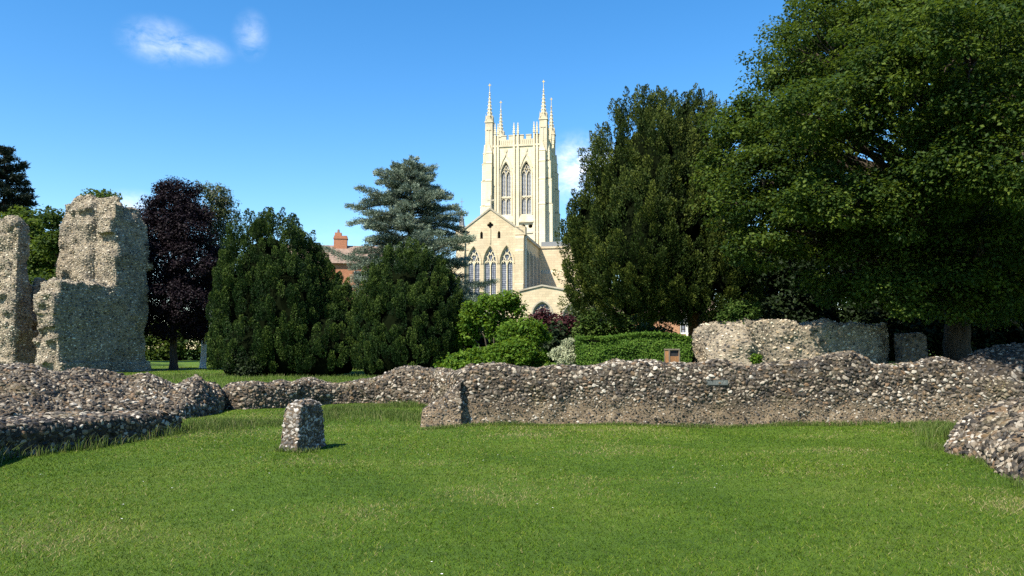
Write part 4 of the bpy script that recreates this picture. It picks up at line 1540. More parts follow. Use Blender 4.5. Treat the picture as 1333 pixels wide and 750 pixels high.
def broadleaf(label, px, Y, lobes_px, leaf, barkm, clumps, nleaf, size, crad, trunk_r, trunk_top, name='broadleaf_tree', group=None, flat=.55, shell=(.5, 1.0), limbs=True, base_y=470, up=.7, tw=.35, inner=.35, tr=None, zmin=.3):
    b = P(px, base_y, Y); g = G(b[0], Y)
    root = empty(name, (b[0], Y, g), label, 'tree', group)
    tt = P(*trunk_top, Y)
    lobes = []
    for lx, ly, YY, r in lobes_px:
        r3 = np.array(r if isinstance(r, tuple) else (r, r, r * .85), float)
        lobes.append((P(lx, ly, YY), r3))
    L = Leaves(); T = Tubes()
    base = np.array([b[0], Y, g])
    tk = np.linspace(0, 1, 16) ** 1.7
    tp = base + (tt - base) * tk[:, None] + RNG.normal(0, trunk_r * .12, (16, 3)) * np.minimum(1, tk * 6)[:, None]
    tp[0] = base - [0, 0, .2]
    rad = trunk_r * (1 - .65 * tk); rad[:4] *= (1.5, 1.28, 1.1, 1.02)
    T.add(tp, rad, 12)
    tot = sum((r ** 2).sum() for _, r in lobes)
    for i, (c, r) in enumerate(lobes):
        n = int(clumps * (r ** 2).sum() / tot)
        pos, nn = ellipsoid_points(c, r, n, 2.0, shell, g + zmin)
        m = ~inside(pos, lobes, i, .6)
        pos = pos[m]
        k = len(pos)
        if not k: continue
        rr = crad * RNG.uniform(.65, 1.3, (k, 1)) * np.array([[1, 1, flat]])
        L.clump(pos, rr, nleaf, size, up=up, inner=inner)
        if limbs:
            h = np.clip((c[2] - g) * .62 / max(tt[2] - g, .1), .25, .97)
            ii = int(np.argmin(np.abs(tk - h)))
            p0 = tp[ii]
            lc = curve(p0, c, np.linalg.norm(c - p0) * .12, 9, .12)
            ra = min(rad[ii] * .62, .035 * np.linalg.norm(c - p0) + .05)
            T.add(lc, np.linspace(ra, ra * .3, 9), 7)
            sel = RNG.random(k) < tw
            for q in pos[sel]:
                s0 = lc[RNG.integers(4, 9)]
                T.add(curve(s0, q, .15, 5, .06), np.linspace(ra * .28, .012, 5), 4)
    L.build('crown', leaf, root)
    T.build('trunk', barkm, root)
    return root


def layered(label, px, Y, y_top, leaf, barkm, levels, reach, name, nleaf, size, width, trunk_r, pad=(.55, .16), rise=.12, droop=.10, base_y=470, shoots=7, cat='tree', feather=0, zlow=2.5, vary=(.68, 1.12)):
    """conifer with plates of foliage on spreading boughs"""
    b = P(px, base_y, Y); g = G(b[0], Y)
    root = empty(name, (b[0], Y, g), label, cat)
    top = P(px, y_top, Y)
    base = np.array([b[0], Y, g])
    T = Tubes(); L = Leaves()
    H = top[2] - g
    tp = np.stack([np.linspace(base[0], top[0], 14), np.full(14, Y), np.linspace(g - .2, top[2] - .3, 14)], 1)
    tp[1:-1, :2] += RNG.normal(0, .08, (12, 2))
    T.add(tp, np.linspace(trunk_r, .04, 14), 9)
    cs, rs = [], []
    for i in range(levels):
        z = g + zlow + (H - zlow - .25) * ((i + RNG.random()) / levels) ** .95
        x0 = np.interp(z, tp[:, 2], tp[:, 0])
        for az in np.array([0, 2.1, 4.2]) + RNG.random() * 6.28 + RNG.normal(0, .25, 3):
            Lh = reach(z - g, math.cos(az)) * RNG.uniform(*vary)
            if Lh < .25: continue
            u = np.array([math.cos(az), math.sin(az), 0])
            p = np.array([x0, Y, z]); q = p + u * Lh + np.array([0, 0, (rise + (RNG.normal(0, .20) if feather else 0)) * Lh])
            m = 9
            t = np.linspace(0, 1, m)[:, None]
            c = p + (q - p) * t + np.array([0, 0, 1.]) * (4 * t * (1 - t) * droop * Lh * .5 - t ** 3 * droop * Lh)
            T.add(c, np.linspace(min(.09, .022 * Lh + .015), .012, m), 5)
            if feather:
                nf = int(feather * (.35 + Lh * .9))
                f = RNG.uniform(.08, 1.0, nf) ** .8
                lat = np.array([-u[1], u[0], 0])
                ntw = max(6, int(9 * Lh))
                f = (np.floor(f * ntw) + RNG.normal(0, .12, nf)) / ntw
                f = np.clip(f, .04, 1.03)
                sgn = np.sign(RNG.random(nf) - .5)
                a = RNG.random(nf) ** .8
                tl = (.20 + .34 * Lh * np.clip(1.08 - f, .05, 1) ** .7) * (.7 + .5 * _hash((f * ntw).round().astype(np.int64), sgn.astype(np.int64) + 5, np.full(nf, i, np.int64), 3))
                td = norm(u * .75 + lat * sgn[:, None] * .75 + np.array([0, 0, 1.]) * (.02 + .30 * (_hash((f * ntw).round().astype(np.int64), sgn.astype(np.int64) + 9, np.full(nf, i, np.int64), 7) - .45))[:, None])
                bow = (4 * f * (1 - f) * droop * Lh * .5 - f ** 3 * droop * Lh)
                pp_ = p + (q - p) * f[:, None] + np.array([0, 0, 1.]) * bow[:, None] + td * (a * tl)[:, None] + np.array([0, 0, 1.]) * (.10 * a - .10 * a ** 2 * tl)[:, None] + RNG.normal(0, 1, (nf, 3)) * [.05, .05, .075]
                dd_ = norm(td * .8 + np.array([0, 0, .35]) + RNG.normal(0, .4, (nf, 3)))
                nr_ = norm(np.array([0, -.25, .5]) + RNG.normal(0, .6, (nf, 3))); nr_ = norm(nr_ - (nr_ * dd_).sum(1, keepdims=True) * dd_)
                L.q.append(leaf_quads(pp_, dd_, nr_, size * RNG.uniform(.6, 1.4, nf), width * RNG.uniform(.7, 1.3, nf)))
                L.r.append(np.clip(RNG.random(nf) * .6 + RNG.random() * .25 + .2 * a, 0, 1))
                continue
            ns = max(3, int(shoots * Lh))
            f = np.sqrt(RNG.uniform(.06, 1.0, ns))
            cp = p + (q - p) * f[:, None] + np.array([0, 0, 1.]) * (4 * f * (1 - f) * droop * Lh * .5 - f ** 3 * droop * Lh)[:, None]
            lat = np.array([-u[1], u[0], 0])
            w = np.abs(np.sin(np.pi * np.clip(f * .8 + .15, 0, 1))) * .36 * Lh
            off = RNG.uniform(-1, 1, ns) * w
            cp = cp + lat * off[:, None] + np.array([0, 0, 1.]) * (RNG.normal(0, .07, ns) - np.abs(off) * .12)[:, None]
            cs.append(cp)
            pr = pad[0] * RNG.uniform(.6, 1.25, ns) * min(1.0, .45 + Lh * .2)
            rs.append(np.stack([pr, pr, np.full(ns, pad[1])], 1))
    if feather:
        L.build('crown', leaf, root); T.build('trunk', barkm, root)
        return root
    cs, rs = np.concatenate(cs), np.concatenate(rs)
    k = len(cs)
    cc = np.repeat(cs, nleaf, 0); rr = np.repeat(rs, nleaf, 0)
    u = norm(RNG.normal(size=(k * nleaf, 3)))
    pos = cc + u * rr * RNG.random((k * nleaf, 1)) ** .45
    outw = norm((pos - np.array([base[0], Y, 0])) * [1, 1, 0])
    d = norm(outw * .7 + np.array([0, 0, .25]) + RNG.normal(0, .5, pos.shape))
    nr = norm(np.array([0, 0, .45]) + RNG.normal(0, .75, pos.shape)); nr = norm(nr - (nr * d).sum(1, keepdims=True) * d)
    sz = size * RNG.uniform(.6, 1.4, len(pos))
    L.q.append(leaf_quads(pos, d, nr, sz, width * RNG.uniform(.7, 1.3, len(pos))))
    hz = (pos[:, 2] - cc[:, 2]) / rr[:, 2]
    L.r.append(np.clip(np.repeat(RNG.random(k), nleaf) * .5 + RNG.random(len(pos)) * .45 + .04 * hz, 0, 1))
    L.build('crown', leaf, root)
    T.build('trunk', barkm, root)
    return root


random.seed(31); RNG = np.random.default_rng(31)
# ------------------------------------------------------------------ trees
# two dense Irish yews
yew('broad dense dark yew with many upright plumes, left of the blue cedar', 372, 40, [(345, 276, None, 66, 0), (394, 306, None, 36, .6), (425, 338, None, 22, .3), (312, 326, None, 38, -.6), (372, 330, None, 50, -1.3), (440, 366, None, 32, -.2), (330, 410, None, 52, -1.4), (420, 400, None, 51, -1.2)],
    M['yew_leaf'], 3100, 210, .08, .043, .72, .185, group='clipped dark yews in the middle', shell=(.82, 1.0), core=.74)
yew('rounder dense dark yew standing directly in front of the blue cedar', 533, 38, [(530, 320, None, 55, 0), (565, 338, None, 38, -.3), (494, 348, None, 33, -.3), (535, 372, None, 56, -1.0)],
    M['yew_leaf'], 2000, 215, .076, .04, .66, .17, group='clipped dark yews in the middle', shell=(.84, 1.0), core=.76)

# large spreading yew right of the cathedral
Yb = P(911, 470, 31.5)
gy = G(Yb[0], 31.5)
root, lobes = yew('large loose yew with a leaning red-brown trunk, right of the cathedral tower', 911, 31.5,
    [(850, 128, 330, 70, 0), (893, 124, 300, 52, .8), (820, 165, 340, 55, -.5), (795, 212, 400, 48, -.4), (775, 262, 425, 36, 0), (835, 240, 410, 62, -1.8), (880, 210, 390, 58, -1.6), (925, 140, 330, 34, 1.2),
     (925, 235, 370, 45, -.4), (945, 300, 400, 40, -1.6), (905, 330, 428, 40, -1.9), (830, 345, 425, 50, -.6), (872, 340, 424, 40, .8), (860, 150, 300, 42, -1.4), (848, 215, 395, 52, -2.2), (890, 280, 410, 46, -2.2), (952, 325, 405, 38, -2.3), (930, 190, 340, 36, -.6), (760, 250, 380, 24, .4), (812, 158, 250, 15, 0), (846, 120, 220, 17, 0), (870, 128, 220, 15, .6), (895, 117, 220, 17, .6), (918, 128, 230, 15, .8), (786, 200, 290, 13, 0), (765, 240, 320, 12, 0)],
    M['yew_right_leaf'], 4300, 165, .09, .042, .85, .19, k_out=.5, core=.6, shell=(.70, 1.0),
    trunk=((Yb[0], 31.5, gy), tuple(P(872, 225, 31.7)), .36, .10, M['bark_red'], [(P(908, 405, 31.5), P(850, 260, 31.1), .2, .06, .3), (P(910, 415, 31.5), P(930, 260, 31.3), .2, .06, .3), (P(907, 400, 31.5), P(800, 330, 31.1), .15, .05, .5), (P(909, 410, 31.5), P(945, 345, 30.1), .12, .04, .4), (P(905, 390, 31.5), P(895, 180, 32.1), .2, .06, 0)]))

# huge sycamore on the right
broadleaf('huge leafy sycamore rising out of the top right, with a thick pale mottled trunk', 1250, 27,
    [(1062, 70, 27, 2.35), (1110, 0, 27.5, 2.3), (1030, 140, 27.2, 1.75), (1045, 195, 26.5, 1.7), (1165, 45, 25.6, 2.2), (1225, 105, 25.0, 1.9), (1235, 10, 26, 2.5), (1320, 60, 25.5, 2.5), (1215, 200, 24.8, 1.6), (1300, 160, 25.2, 2.0), (1335, 230, 25.6, 2.0),
     (1075, 275, 26.2, 1.8), (1020, 250, 28, 1.5), (1150, 270, 25.4, 1.7), (1235, 275, 24.9, 1.6), (1320, 320, 26, 1.8), (1120, 340, 25.2, 1.5), (1185, 350, 24.8, 1.5), (1240, 350, 24.4, 1.0), (1085, 365, 26, 1.0), (1410, 80, 27, 3.0), (1410, 240, 28, 2.8), (1180, -90, 28, 3.0), (1310, -110, 28, 3.2), (1420, -90, 29, 3.2),
     (1100, 70, 30.5, 2.4), (1240, 40, 31, 3.0), (1330, 150, 31, 2.8), (1250, 230, 30, 2.2), (1160, 290, 29.5, 1.7), (1390, 350, 27.5, 1.8), (1300, 380, 27, 1.3),
     (1200, 120, 21.2, 1.9), (1140, 95, 22, 1.8), (1255, 215, 21.3, 1.7), (1300, 130, 20.2, 2.0), (1190, 285, 22.6, 1.4), (1260, 60, 19.8, 2.0), (1335, 200, 19.8, 1.9), (1390, 80, 19.6, 2.3), (1280, 330, 23, 1.3), (1345, 390, 24.5, 1.3), (1375, 300, 22, 1.7), (1330, 430, 29, 1.3), (1290, 430, 30, 1.2), (1106, 178, 27.6, 1.0), (1062, 248, 22.6, 1.15), (1112, 262, 22.4, 1.1), (1055, 150, 21.8, 1.15), (1105, 140, 21.5, 1.0), (962, 190, 25.8, 1.15), (990, 235, 25.2, 1.3), (955, 265, 25.4, 1.0), (1010, 175, 26, 1.2), (1030, 300, 25.2, 1.2), (985, 318, 25.4, 1.0), (1050, 240, 25.4, 1.3), (940, 215, 26, .9), (1000, 220, 27.2, 1.5), (1005, 280, 27.2, 1.4), (1050, 190, 24.4, 1.1), (985, 150, 26.6, 1.1), (945, 165, 26.4, .7), (1210, 378, 24, 1.15), (1262, 392, 24.3, 1.0), (1150, 382, 24.2, 1.0), (1310, 398, 24, 1.2)],
    M['sycamore_leaf'], M['bark'], 4000, 160, .112, .60, .46, (1222, 150), name='sycamore_tree', flat=.5, shell=(.55, 1.0), tw=.30, zmin=1.9)

# dark woodland trees in shade beyond the right-hand walls
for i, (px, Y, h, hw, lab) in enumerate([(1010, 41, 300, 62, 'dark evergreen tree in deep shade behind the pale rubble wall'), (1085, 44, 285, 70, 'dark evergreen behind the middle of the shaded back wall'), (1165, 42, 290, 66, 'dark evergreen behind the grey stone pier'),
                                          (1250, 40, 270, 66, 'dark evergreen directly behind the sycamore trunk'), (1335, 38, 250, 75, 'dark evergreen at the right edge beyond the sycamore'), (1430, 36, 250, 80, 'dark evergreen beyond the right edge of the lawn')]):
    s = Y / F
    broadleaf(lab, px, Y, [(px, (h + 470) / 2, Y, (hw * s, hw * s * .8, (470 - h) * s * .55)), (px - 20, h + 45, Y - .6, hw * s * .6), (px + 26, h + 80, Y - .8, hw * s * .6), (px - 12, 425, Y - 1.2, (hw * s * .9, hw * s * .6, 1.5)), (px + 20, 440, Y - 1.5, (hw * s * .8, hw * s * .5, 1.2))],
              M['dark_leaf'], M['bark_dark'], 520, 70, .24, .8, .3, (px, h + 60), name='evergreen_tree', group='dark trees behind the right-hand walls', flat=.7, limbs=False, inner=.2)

# blue cedar
def cedar_reach(h, cx):
    r = np.interp(h, [0, 2, 5, 8, 10, 12, 13.6, 15, 16.5], [7.4, 7.6, 7.2, 6.2, 5.2, 4.5, 3.3, 1.8, .5])
    if cx > .2 and h > 9: r = min(r, 4.3)
    if cx < -.2: r = r * 1.1 if h < 6.2 else min(r, 4.9)
    if h < 6.5: r *= (1.05 if cx > .3 else .95)
    return r
layered('tall grey-blue cedar with level spreading boughs, behind the rounder yew', 534, 60, 213, M['cedar_leaf'], M['bark_dark'], 78, cedar_reach, 'cedar_tree', 42, .17, .05, .38, pad=(.5, .13), rise=.13, droop=.07, shoots=22, zlow=1.6, feather=400, vary=(.5, 1.1))

# dark pine far left
layered('dark layered pine standing far behind the ruin at the left edge', 6, 75, 190, M['pine_leaf'], M['bark_dark'], 32, lambda h, cx: float(np.interp(h, [0, 6, 12, 16, 19, 21.5], [3.2, 3.8, 3.2, 2.6, 1.8, .7])), 'pine_tree', 60, .34, .09, .36, pad=(.62, .24), rise=.02, droop=-.06, shoots=6, zlow=5)

# green trees peeping round the ruins
broadleaf('yellow-green tree showing in the gap between the two ruined piers', 52, 62, [(40, 302, 62, 1.2), (26, 288, 62.5, 1.1), (56, 340, 61, 1.5), (30, 330, 62, 1.9), (58, 395, 62, 2.4), (8, 300, 62.5, 1.4)], M['lime_leaf'], M['bark_dark'], 380, 70, .28, .85, .25, (50, 320), limbs=True)
broadleaf('darker green tree close behind the left side of the niched ruin', 78, 58, [(67, 284, 58, .75), (74, 318, 58, 1.2), (72, 385, 58, 2.0), (90, 430, 58, 2.2)], M['sycamore_leaf'], M['bark_dark'], 260, 70, .26, .8, .22, (75, 320))
broadleaf('distant green treetop just showing above the niched ruin', 136, 78, [(136, 262, 78, 1.5), (128, 275, 78, 1.7), (146, 290, 78, 2.2), (136, 350, 78, 3.4)], M['lime_leaf'], M['bark_dark'], 260, 60, .30, .9, .3, (136, 290))

# copper beech and birch
broadleaf('dark purple copper beech beside the niched ruin', 226, 50, [(222, 275, 50, 1.7), (206, 300, 50, 1.7), (245, 300, 49.6, 1.8), (215, 340, 49.4, 2.1), (255, 345, 49.4, 1.9), (240, 390, 49, 2.1), (208, 385, 49.4, 1.8), (265, 400, 49.6, 1.5), (228, 425, 49.5, 1.4), (240, 258, 50.5, .9), (270, 365, 50.3, 1.3), (222, 248, 50.2, .8), (196, 420, 50, 1.0), (268, 435, 50, 1.0), (212, 256, 50, .45), (232, 240, 50, .4), (250, 248, 50.4, .45), (196, 272, 50, .5), (262, 280, 50.4, .7), (188, 330, 50, .8)],
          M['beech_leaf'], M['bark_dark'], 1150, 110, .13, .55, .24, (226, 262), name='copper_beech', flat=.6, base_y=481, shell=(.55, 1.05), zmin=2.0)
broadleaf('slender birch with a white trunk and grey-green crown, behind the copper beech', 264, 53, [(280, 254, 53, 1.0), (274, 280, 53, 1.2), (292, 284, 53.2, 1.1), (290, 315, 53, 1.4), (282, 345, 53.3, 1.3), (292, 365, 53.5, 1.2), (296, 262, 53, .7), (268, 248, 53, .6)],
          M['birch_leaf'], M['bark_birch'], 330, 55, .13, .5, .19, (277, 248), name='birch_tree', base_y=480, tw=.5, zmin=2.5)

# ------------------------------------------------------------------ shrubs
def shrub(label, px, Y, lobes_px, leaf, clumps, nleaf, size, crad, name='shrub', group=None, base_y=475, cat='shrub', flat=.7, up=.7, stem=.05):
    return broadleaf_shrub(label, px, Y, lobes_px, leaf, clumps, nleaf, size, crad, name, group, base_y, cat, flat, up, stem)


def broadleaf_shrub(label, px, Y, lobes_px, leaf, clumps, nleaf, size, crad, name, group, base_y, cat, flat, up, stem):
    b = P(px, base_y, Y); g = G(b[0], Y)
    root = empty(name, (b[0], Y, g), label, cat, group)
    lobes = [(P(lx, ly, YY), np.array(r if isinstance(r, tuple) else (r, r, r * .9), float)) for lx, ly, YY, r in lobes_px]
    L = Leaves(); T = Tubes()
    base = np.array([b[0], Y, g - .1])
    tot = sum((r ** 2).sum() for _, r in lobes)
    for i, (c, r) in enumerate(lobes):
        n = int(clumps * (r ** 2).sum() / tot)
        pos, nn = ellipsoid_points(c, r, n, 2.0, (.6, 1.0), g + .05)
        pos = pos[~inside(pos, lobes, i, .6)]
        k = len(pos)
        if not k: continue
        L.clump(pos, crad * RNG.uniform(.7, 1.3, (k, 1)) * np.array([[1, 1, flat]]), nleaf, size, up=up)
        T.add(curve(base + RNG.normal(0, .12, 3) * [1, 1, 0], c, .3, 7, .05), np.linspace(stem, stem * .3, 7), 6)
        for q in pos[::6]:
            T.add(curve(c, q, .05, 4), np.linspace(stem * .3, .008, 4), 4)
    L.build('foliage', leaf, root)
    T.build('stem', M['bark_dark'], root)
    return root


shrub('bright green small tree right of the rounder yew, its top against the church windows', 640, 36, [(640, 396, 36, .55), (662, 391, 36.3, .5), (618, 408, 36.5, .6), (676, 402, 36.2, .28), (650, 425, 36.4, .75), (612, 432, 37, .6)], M['bright_leaf'], 150, 70, .14, .32, name='small_tree')
shrub('lime green bushy shrub low between the small tree and the plum shrub', 672, 30, [(690, 430, 30, .5), (706, 434, 30.3, .28), (664, 432, 30.5, .45), (672, 458, 29.4, .65), (650, 466, 29.5, .5), (640, 464, 29.2, .4), (697, 464, 30, .45)], M['bright_leaf'], 230, 60, .11, .24)
shrub('low leafy green plants at the foot of the rounder yew, above the wall', 612, 29, [(602, 474, 29, .45), (620, 470, 29.2, .5), (640, 474, 28.6, .4), (585, 476, 29.5, .35)], M['bright_leaf'], 80, 55, .13, .25)
shrub('dark green shrub filling the hollow under the cedar boughs', 640, 40, [(610, 455, 40, 1.2), (650, 450, 40, 1.3), (690, 450, 39, 1.1), (720, 450, 36, 1.0)], M['dark_leaf'], 200, 60, .2, .5)
shrub('plum red leaved shrub in front of the low chapel windows', 722, 38, [(712, 420, 38, .7), (727, 425, 38.2, .8), (742, 428, 38, .55), (700, 416, 38.3, .4), (720, 445, 37.6, .9), (738, 418, 38, .35)], M['plum_leaf'], 170, 50, .16, .34, name='plum_shrub')
shrub('rounded pale cream-green variegated shrub left of the clipped hedge', 741, 27, [(741, 456, 27, .46), (728, 463, 26.8, .32), (754, 464, 27, .32), (742, 470, 26.5, .35)], M['pale_leaf'], 150, 60, .065, .12, name='variegated_shrub', stem=.03)
shrub('loose green shrub behind the left end of the clipped hedge', 790, 36, [(775, 425, 36, .8), (800, 424, 36.3, .8), (825, 428, 36, .7), (765, 436, 36, .6)], M['shrub_leaf'], 170, 50, .14, .36)
shrub('small green shrub behind the right half of the clipped hedge', 850, 35, [(840, 434, 35, .55), (862, 436, 35, .5), (850, 440, 35, .6)], M['shrub_leaf'], 90, 45, .12, .3)
shrub('tall grey-green shrub between the chapel and the large yew', 765, 42, [(764, 405, 42, .8), (760, 430, 42, .9), (772, 385, 42.4, .6), (770, 440, 41, 1.0)], M['birch_leaf'], 170, 50, .14, .38)
shrub('dark low shrub between the litter bin and the yew trunk', 893, 27.5, [(890, 470, 27.5, .35), (898, 466, 27.8, .38)], M['dark_leaf'], 60, 50, .09, .2)
shrub('dark green bush at the left foot of the broad yew', 318, 37.5, [(315, 470, 37.5, .7), (300, 466, 38, .55), (330, 478, 37, .5)], M['dark_leaf'], 90, 55, .12, .28)
shrub('green bush beyond the birch trunk', 285, 66, [(283, 455, 66, 1.0), (296, 450, 66, 1.2), (275, 462, 66, .7)], M['shrub_leaf'], 110, 45, .2, .45)
shrub('clump of ivy growing on top of the pale rubble wall', 962, 25.9, [(962, 408, 25.9, .40), (978, 405, 26, .3), (948, 414, 25.9, .28)], M['shrub_leaf'], 90, 45, .10, .2, name='ivy_clump', cat='ivy', base_y=418)
shrub('small tuft of weeds on the face of the pale rubble wall', 984, 24.9, [(984, 469, 24.9, .2), (978, 471, 24.9, .16)], M['bright_leaf'], 24, 40, .08, .12, name='weed_tuft', cat='weeds')
shrub('patch of green weeds growing on top of the long wall', 1157, 17.5, [(1157, 479, 17.45, (.18, .12, .05)), (1165, 480, 17.5, (.12, .1, .05))], M['bright_leaf'], 26, 40, .05, .08, name='weed_tuft', cat='weeds', stem=.01)
# far belt of trees that closes the view on the left and between trunks
for px, Y, hw, hz, lab in [(205, 92, 40, 425, 'far green bush beyond the lawn left of the beech trunk'), (250, 95, 42, 420, 'far green bush beyond the lawn between the two trunks'), (330, 90, 55, 400, 'far green trees behind the broad yew'),
                           (690, 70, 40, 440, 'far shrub in front of the chapel'), (20, 85, 60, 400, 'far green bush behind the left ruined pier'), (940, 60, 45, 400, 'far green bush behind the yew trunk')]:
    s = Y / F
    shrub(lab, px, Y, [(px, 448, Y, (hw * s, 2.0, (455 - hz) * s)), (px - hw * .5, 450, Y - 1, 1.4), (px + hw * .5, 450, Y - 1, 1.4)], M['sycamore_leaf'], 190, 45, .32, .7, group='far bushes beyond the lawn')

# clipped hedge and flower bed
hx0, hx1 = P(752, 455, 26.3)[0], P(894, 455, 26.3)[0]
g = G((hx0 + hx1) / 2, 26.3)
HD = empty('clipped_hedge', ((hx0 + hx1) / 2, 26.3, g), 'long clipped green box hedge behind the wall, below the large yew', 'hedge')
zt_ = top_z(820, 438, 26.3)
L = Leaves()
n = 30000
fc = RNG.choice(3, n, p=[.5, .38, .12])
x = RNG.uniform(hx0, hx1, n); y = RNG.uniform(25.8, 26.9, n); z = RNG.uniform(g, zt_, n)
edge = zt_ + .08 * np.sin(x * 1.7) - .03
y = np.where(fc == 0, 25.8, y); z = np.where(fc == 1, edge, np.minimum(z, edge)); x = np.where(fc == 2, np.where(RNG.random(n) < .5, hx0, hx1), x)
pos = np.stack([x, y, z], 1)
rnd_ = .18 * smooth(.35, 0, np.abs(pos[:, 2] - edge)) * (fc == 0)
pos[:, 1] += rnd_ * .8
pos += RNG.normal(0, .035, pos.shape) + (vnoise(pos, 2.2, 9) * .09)[:, None] * np.array([[.3, 1, .5]])
nr = np.where((fc == 0)[:, None], [0, -1, .3], np.where((fc == 1)[:, None], [0, -.1, 1], [0, 0, 1])) + RNG.normal(0, .45, pos.shape)
nr = norm(nr); d = norm(np.cross(nr, RNG.normal(size=pos.shape)) + [0, 0, .4]); nr = norm(nr - (nr * d).sum(1, keepdims=True) * d)
sz = .075 * RNG.uniform(.6, 1.3, n)
L.q.append(leaf_quads(pos, d, nr, sz, sz * .6, .1)); L.r.append(np.clip(RNG.random(n) * .75 + vnoise(pos, 1.5, 4) * .2 + .1, 0, 1))
L.build('foliage', M['hedge_leaf'], HD)
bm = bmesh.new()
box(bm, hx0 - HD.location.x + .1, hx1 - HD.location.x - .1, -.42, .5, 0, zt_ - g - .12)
bm_obj('shade_core', bm, M['yew_core'], HD)  # near-black filler, painted shade between the hedge leaves

L = Leaves()
k = 420
x = RNG.uniform(P(765, 470, 24.3)[0], P(890, 470, 24.3)[0], k); y = RNG.uniform(22.5, 25.6, k)
c = np.stack([x, y, gz(x, y) + .12], 1)
L.clump(c, np.full((k, 3), .17) * RNG.uniform(.6, 1.4, (k, 1)), 28, .10, up=.5)
o = L.build('bedding_plants', M['bright_leaf'], None)
tag(o, 'low bright green bedding plants along the foot of the hedge', 'plants', kind='stuff')
L = Leaves()
k = 70
x = RNG.uniform(P(825, 470, 24.3)[0], P(868, 470, 24.3)[0], k); y = RNG.uniform(23.5, 25.3, k)
c = np.stack([x, y, gz(x, y) + .30], 1)
L.clump(c, np.full((k, 3), .06), 10, .07, up=.5, rv=np.where(x > P(855, 470, 24.3)[0], 1.0, 0.0))
o = L.build('flowers', M['flower'], None)
tag(o, 'small red and yellow flowers in the bed below the hedge', 'flowers', kind='stuff')


random.seed(41); RNG = np.random.default_rng(41)
# ------------------------------------------------------------------ grass
def blades(n_spec, hmin, hmax, w, lean, patchy=.35, seed=3, two=False, tone=0.0):
    P_, H_, W_, R_ = [], [], [], []
    for (y0, y1, dens, xl, xr) in n_spec:
        area = (y1 - y0) * ((xr(y0) - xl(y0)) + (xr(y1) - xl(y1))) / 2
        n = int(area * dens)
        y = RNG.uniform(y0, y1, n); x = xl(y) + (xr(y) - xl(y)) * RNG.random(n)
        P_.append(np.stack([x, y, gz(x, y) - .002], 1)); W_.append(np.full(n, w * max(1, (y0 + y1) / 2 / 8)))
    p = np.concatenate(P_); wd = np.concatenate(W_)
    n = len(p)
    pn = vnoise(p * [1, 1, 0], .45, seed) * .5 + vnoise(p * [1, 1, 0], 1.6, seed + 1) * .35 + vnoise(p * [1, 1, 0], .12, seed + 2) * .4
    h = RNG.uniform(hmin, hmax, n) * (1 + patchy * pn)
    az = RNG.random(n) * 2 * np.pi
    s = np.stack([np.cos(az), np.sin(az), np.zeros(n)], 1)
    ln = RNG.normal(0, lean, (n, 2))
    tip = p + np.stack([ln[:, 0] * h, ln[:, 1] * h, h], 1)
    dry = np.clip(vnoise(p * [1, 1.6, 0], .55, seed + 7) * 1.6 - .35 + vnoise(p * [1, 1, 0], 2.3, seed + 8) * .5, 0, 1)
    rnd = np.clip(.40 + pn * .36 + RNG.normal(0, .27, n) + tone + dry * .52 * (RNG.random(n) < .65), 0, 1)
    if not two:
        V = np.stack([p - s * wd[:, None] / 2, p + s * wd[:, None] / 2, tip], 1).reshape(-1, 3)
        f = [np.arange(n * 3).reshape(-1, 3)]
        return V, f, np.repeat(rnd, 3)
    mid = p * .5 + tip * .5 + np.stack([-ln[:, 0] * h * .22, -ln[:, 1] * h * .22, h * .08], 1)
    V = np.stack([p - s * wd[:, None] / 2, p + s * wd[:, None] / 2, mid + s * wd[:, None] * .35, mid - s * wd[:, None] * .35, tip], 1).reshape(-1, 3)
    b5 = np.arange(n)[:, None] * 5
    return V, [b5 + np.array([[0, 1, 2, 3]]), b5 + np.array([[3, 2, 4]])], np.repeat(rnd, 5)


half = lambda k, m: (lambda y: k * (.70 * y + m))
V, f, r = blades([(4.2, 7, 2600, half(-1, 1.2), half(1, 1.2)), (7, 10, 1900, half(-1, 1.2), half(1, 1.2)), (10, 14, 1150, half(-1, 1), half(1, 1)), (14, 18, 650, half(-1, .5), half(1, .5)),
                  (18, 24, 420, half(-1, .5), lambda y: y * 0 - 1.0), (24, 34, 190, half(-1, 0), lambda y: y * 0 - 1.0), (34, 60, 70, half(-1, 0), lambda y: -.12 * y)],
                 .014, .034, .0075, .9)
o = np_mesh('grass', V, f, M['grass'], None, {'rnd': r})
tag(o, 'short mown green grass of the lawn', 'grass', kind='stuff')

# taller rough grass along the wall feet
segs = []
def strip(pts, spread, n, hmin, hmax):
    pts = np.array(pts, float)
    L_ = np.concatenate([[0], np.cumsum(np.linalg.norm(np.diff(pts, axis=0), axis=1))])
    t = RNG.random(n) * L_[-1]
    x = np.interp(t, L_, pts[:, 0]) ; y = np.interp(t, L_, pts[:, 1])
    x += np.abs(RNG.normal(0, spread, n)) * .9 * np.sign(RNG.random(n) - .15); y -= np.abs(RNG.normal(0, spread, n))
    dist = np.hypot(x, y)
    h = RNG.uniform(hmin, hmax, n) * (.6 + .6 * np.clip(vnoise(np.stack([x, y, x * 0], 1), 1.3, 5) + .5, 0, 1.2))
    segs.append((x, y, h))
strip([gp(-60, 620), gp(0, 599), gp(74, 589), gp(130, 581), gp(180, 573), gp(215, 568), gp(240, 564)], .12, 700, .06, .32)
strip([gp(240, 560), gp(300, 548), gp(365, 549), gp(430, 533), gp(480, 529), gp(550, 527)], .55, 9000, .05, .20)
strip([gp(470, 536), gp(520, 540), gp(556, 548)], .7, 3500, .05, .17)
strip([gp(548, 558), gp(600, 556), gp(760, 554), gp(900, 554), gp(1100, 553), gp(1230, 553)], .12, 6500, .03, .12)
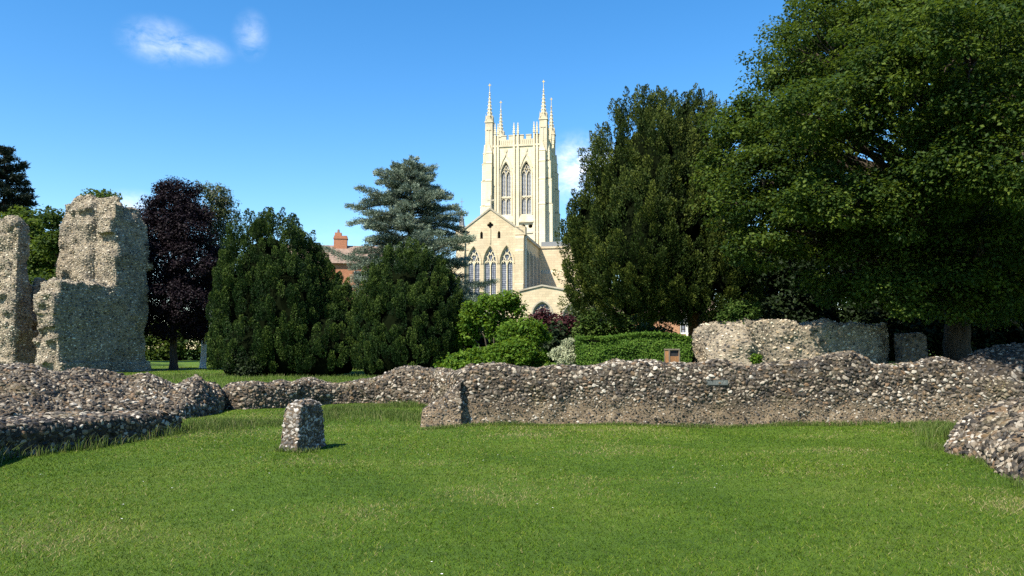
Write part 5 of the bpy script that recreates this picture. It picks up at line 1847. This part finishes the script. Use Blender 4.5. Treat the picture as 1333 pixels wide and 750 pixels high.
strip([(7.1, 13.6), (7.05, 12.7), (6.85, 11.8), (6.5, 10.6), (6.15, 9.6), (5.85, 8.6), (5.6, 7.5)], .14, 2600, .03, .13)
strip([gp(1165, 556), gp(1200, 556), gp(1225, 560), gp(1228, 575)], .35, 3200, .08, .30)
strip([gp(358, 589), gp(385, 591), gp(414, 588)], .05, 260, .04, .16)
for (xa, xb, ya, yb, n_, h0, h1) in ((-14, -2.5, 24.5, 31, 9000, .06, .22), (-19, -3, 31, 40, 7000, .06, .2)):
    x_ = RNG.uniform(xa, xb, n_); y_ = RNG.uniform(ya, yb, n_)
    segs.append((x_, y_, RNG.uniform(h0, h1, n_)))
x = np.concatenate([s[0] for s in segs]); y = np.concatenate([s[1] for s in segs]); h = np.concatenate([s[2] for s in segs])
n = len(x)
p = np.stack([x, y, gz(x, y) - .01], 1)
az = RNG.random(n) * 2 * np.pi
s = np.stack([np.cos(az), np.sin(az), np.zeros(n)], 1)
ln = RNG.normal(0, .35, (n, 2))
tip = p + np.stack([ln[:, 0] * h, ln[:, 1] * h, h], 1)
mid = p * .5 + tip * .5 + np.stack([-ln[:, 0] * h * .22, -ln[:, 1] * h * .22, h * .08], 1)
wd = (.006 + .0016 * np.hypot(x, y) / 4)[:, None]
V = np.stack([p - s * wd / 2, p + s * wd / 2, mid + s * wd * .35, mid - s * wd * .35, tip], 1).reshape(-1, 3)
b5 = np.arange(n)[:, None] * 5
o = np_mesh('long_grass', V, [b5 + np.array([[0, 1, 2, 3]]), b5 + np.array([[3, 2, 4]])], M['long_grass'], None, {'rnd': np.repeat(np.clip(RNG.normal(.45, .22, n), 0, 1), 5)})
tag(o, 'unmown pale grass growing along the feet of the walls', 'grass', kind='stuff')

# daisies dotted over the lawn
n = 70
y = 5 + 17 * RNG.random(n) ** .8; x = RNG.uniform(-.7, .7, n) * y
p = np.stack([x, y, gz(x, y) + .045], 1)
an = np.linspace(0, 2 * np.pi, 7)[:-1]
rr = RNG.uniform(.006, .010, n)[:, None, None]
ringv = np.stack([np.cos(an), np.sin(an), an * 0], 1)[None] * rr + p[:, None]
o = np_mesh('daisies', ringv.reshape(-1, 3), [np.arange(n * 6).reshape(-1, 6)], M['daisy'])
tag(o, 'tiny white daisies dotted over the mown lawn', 'flowers', kind='stuff')
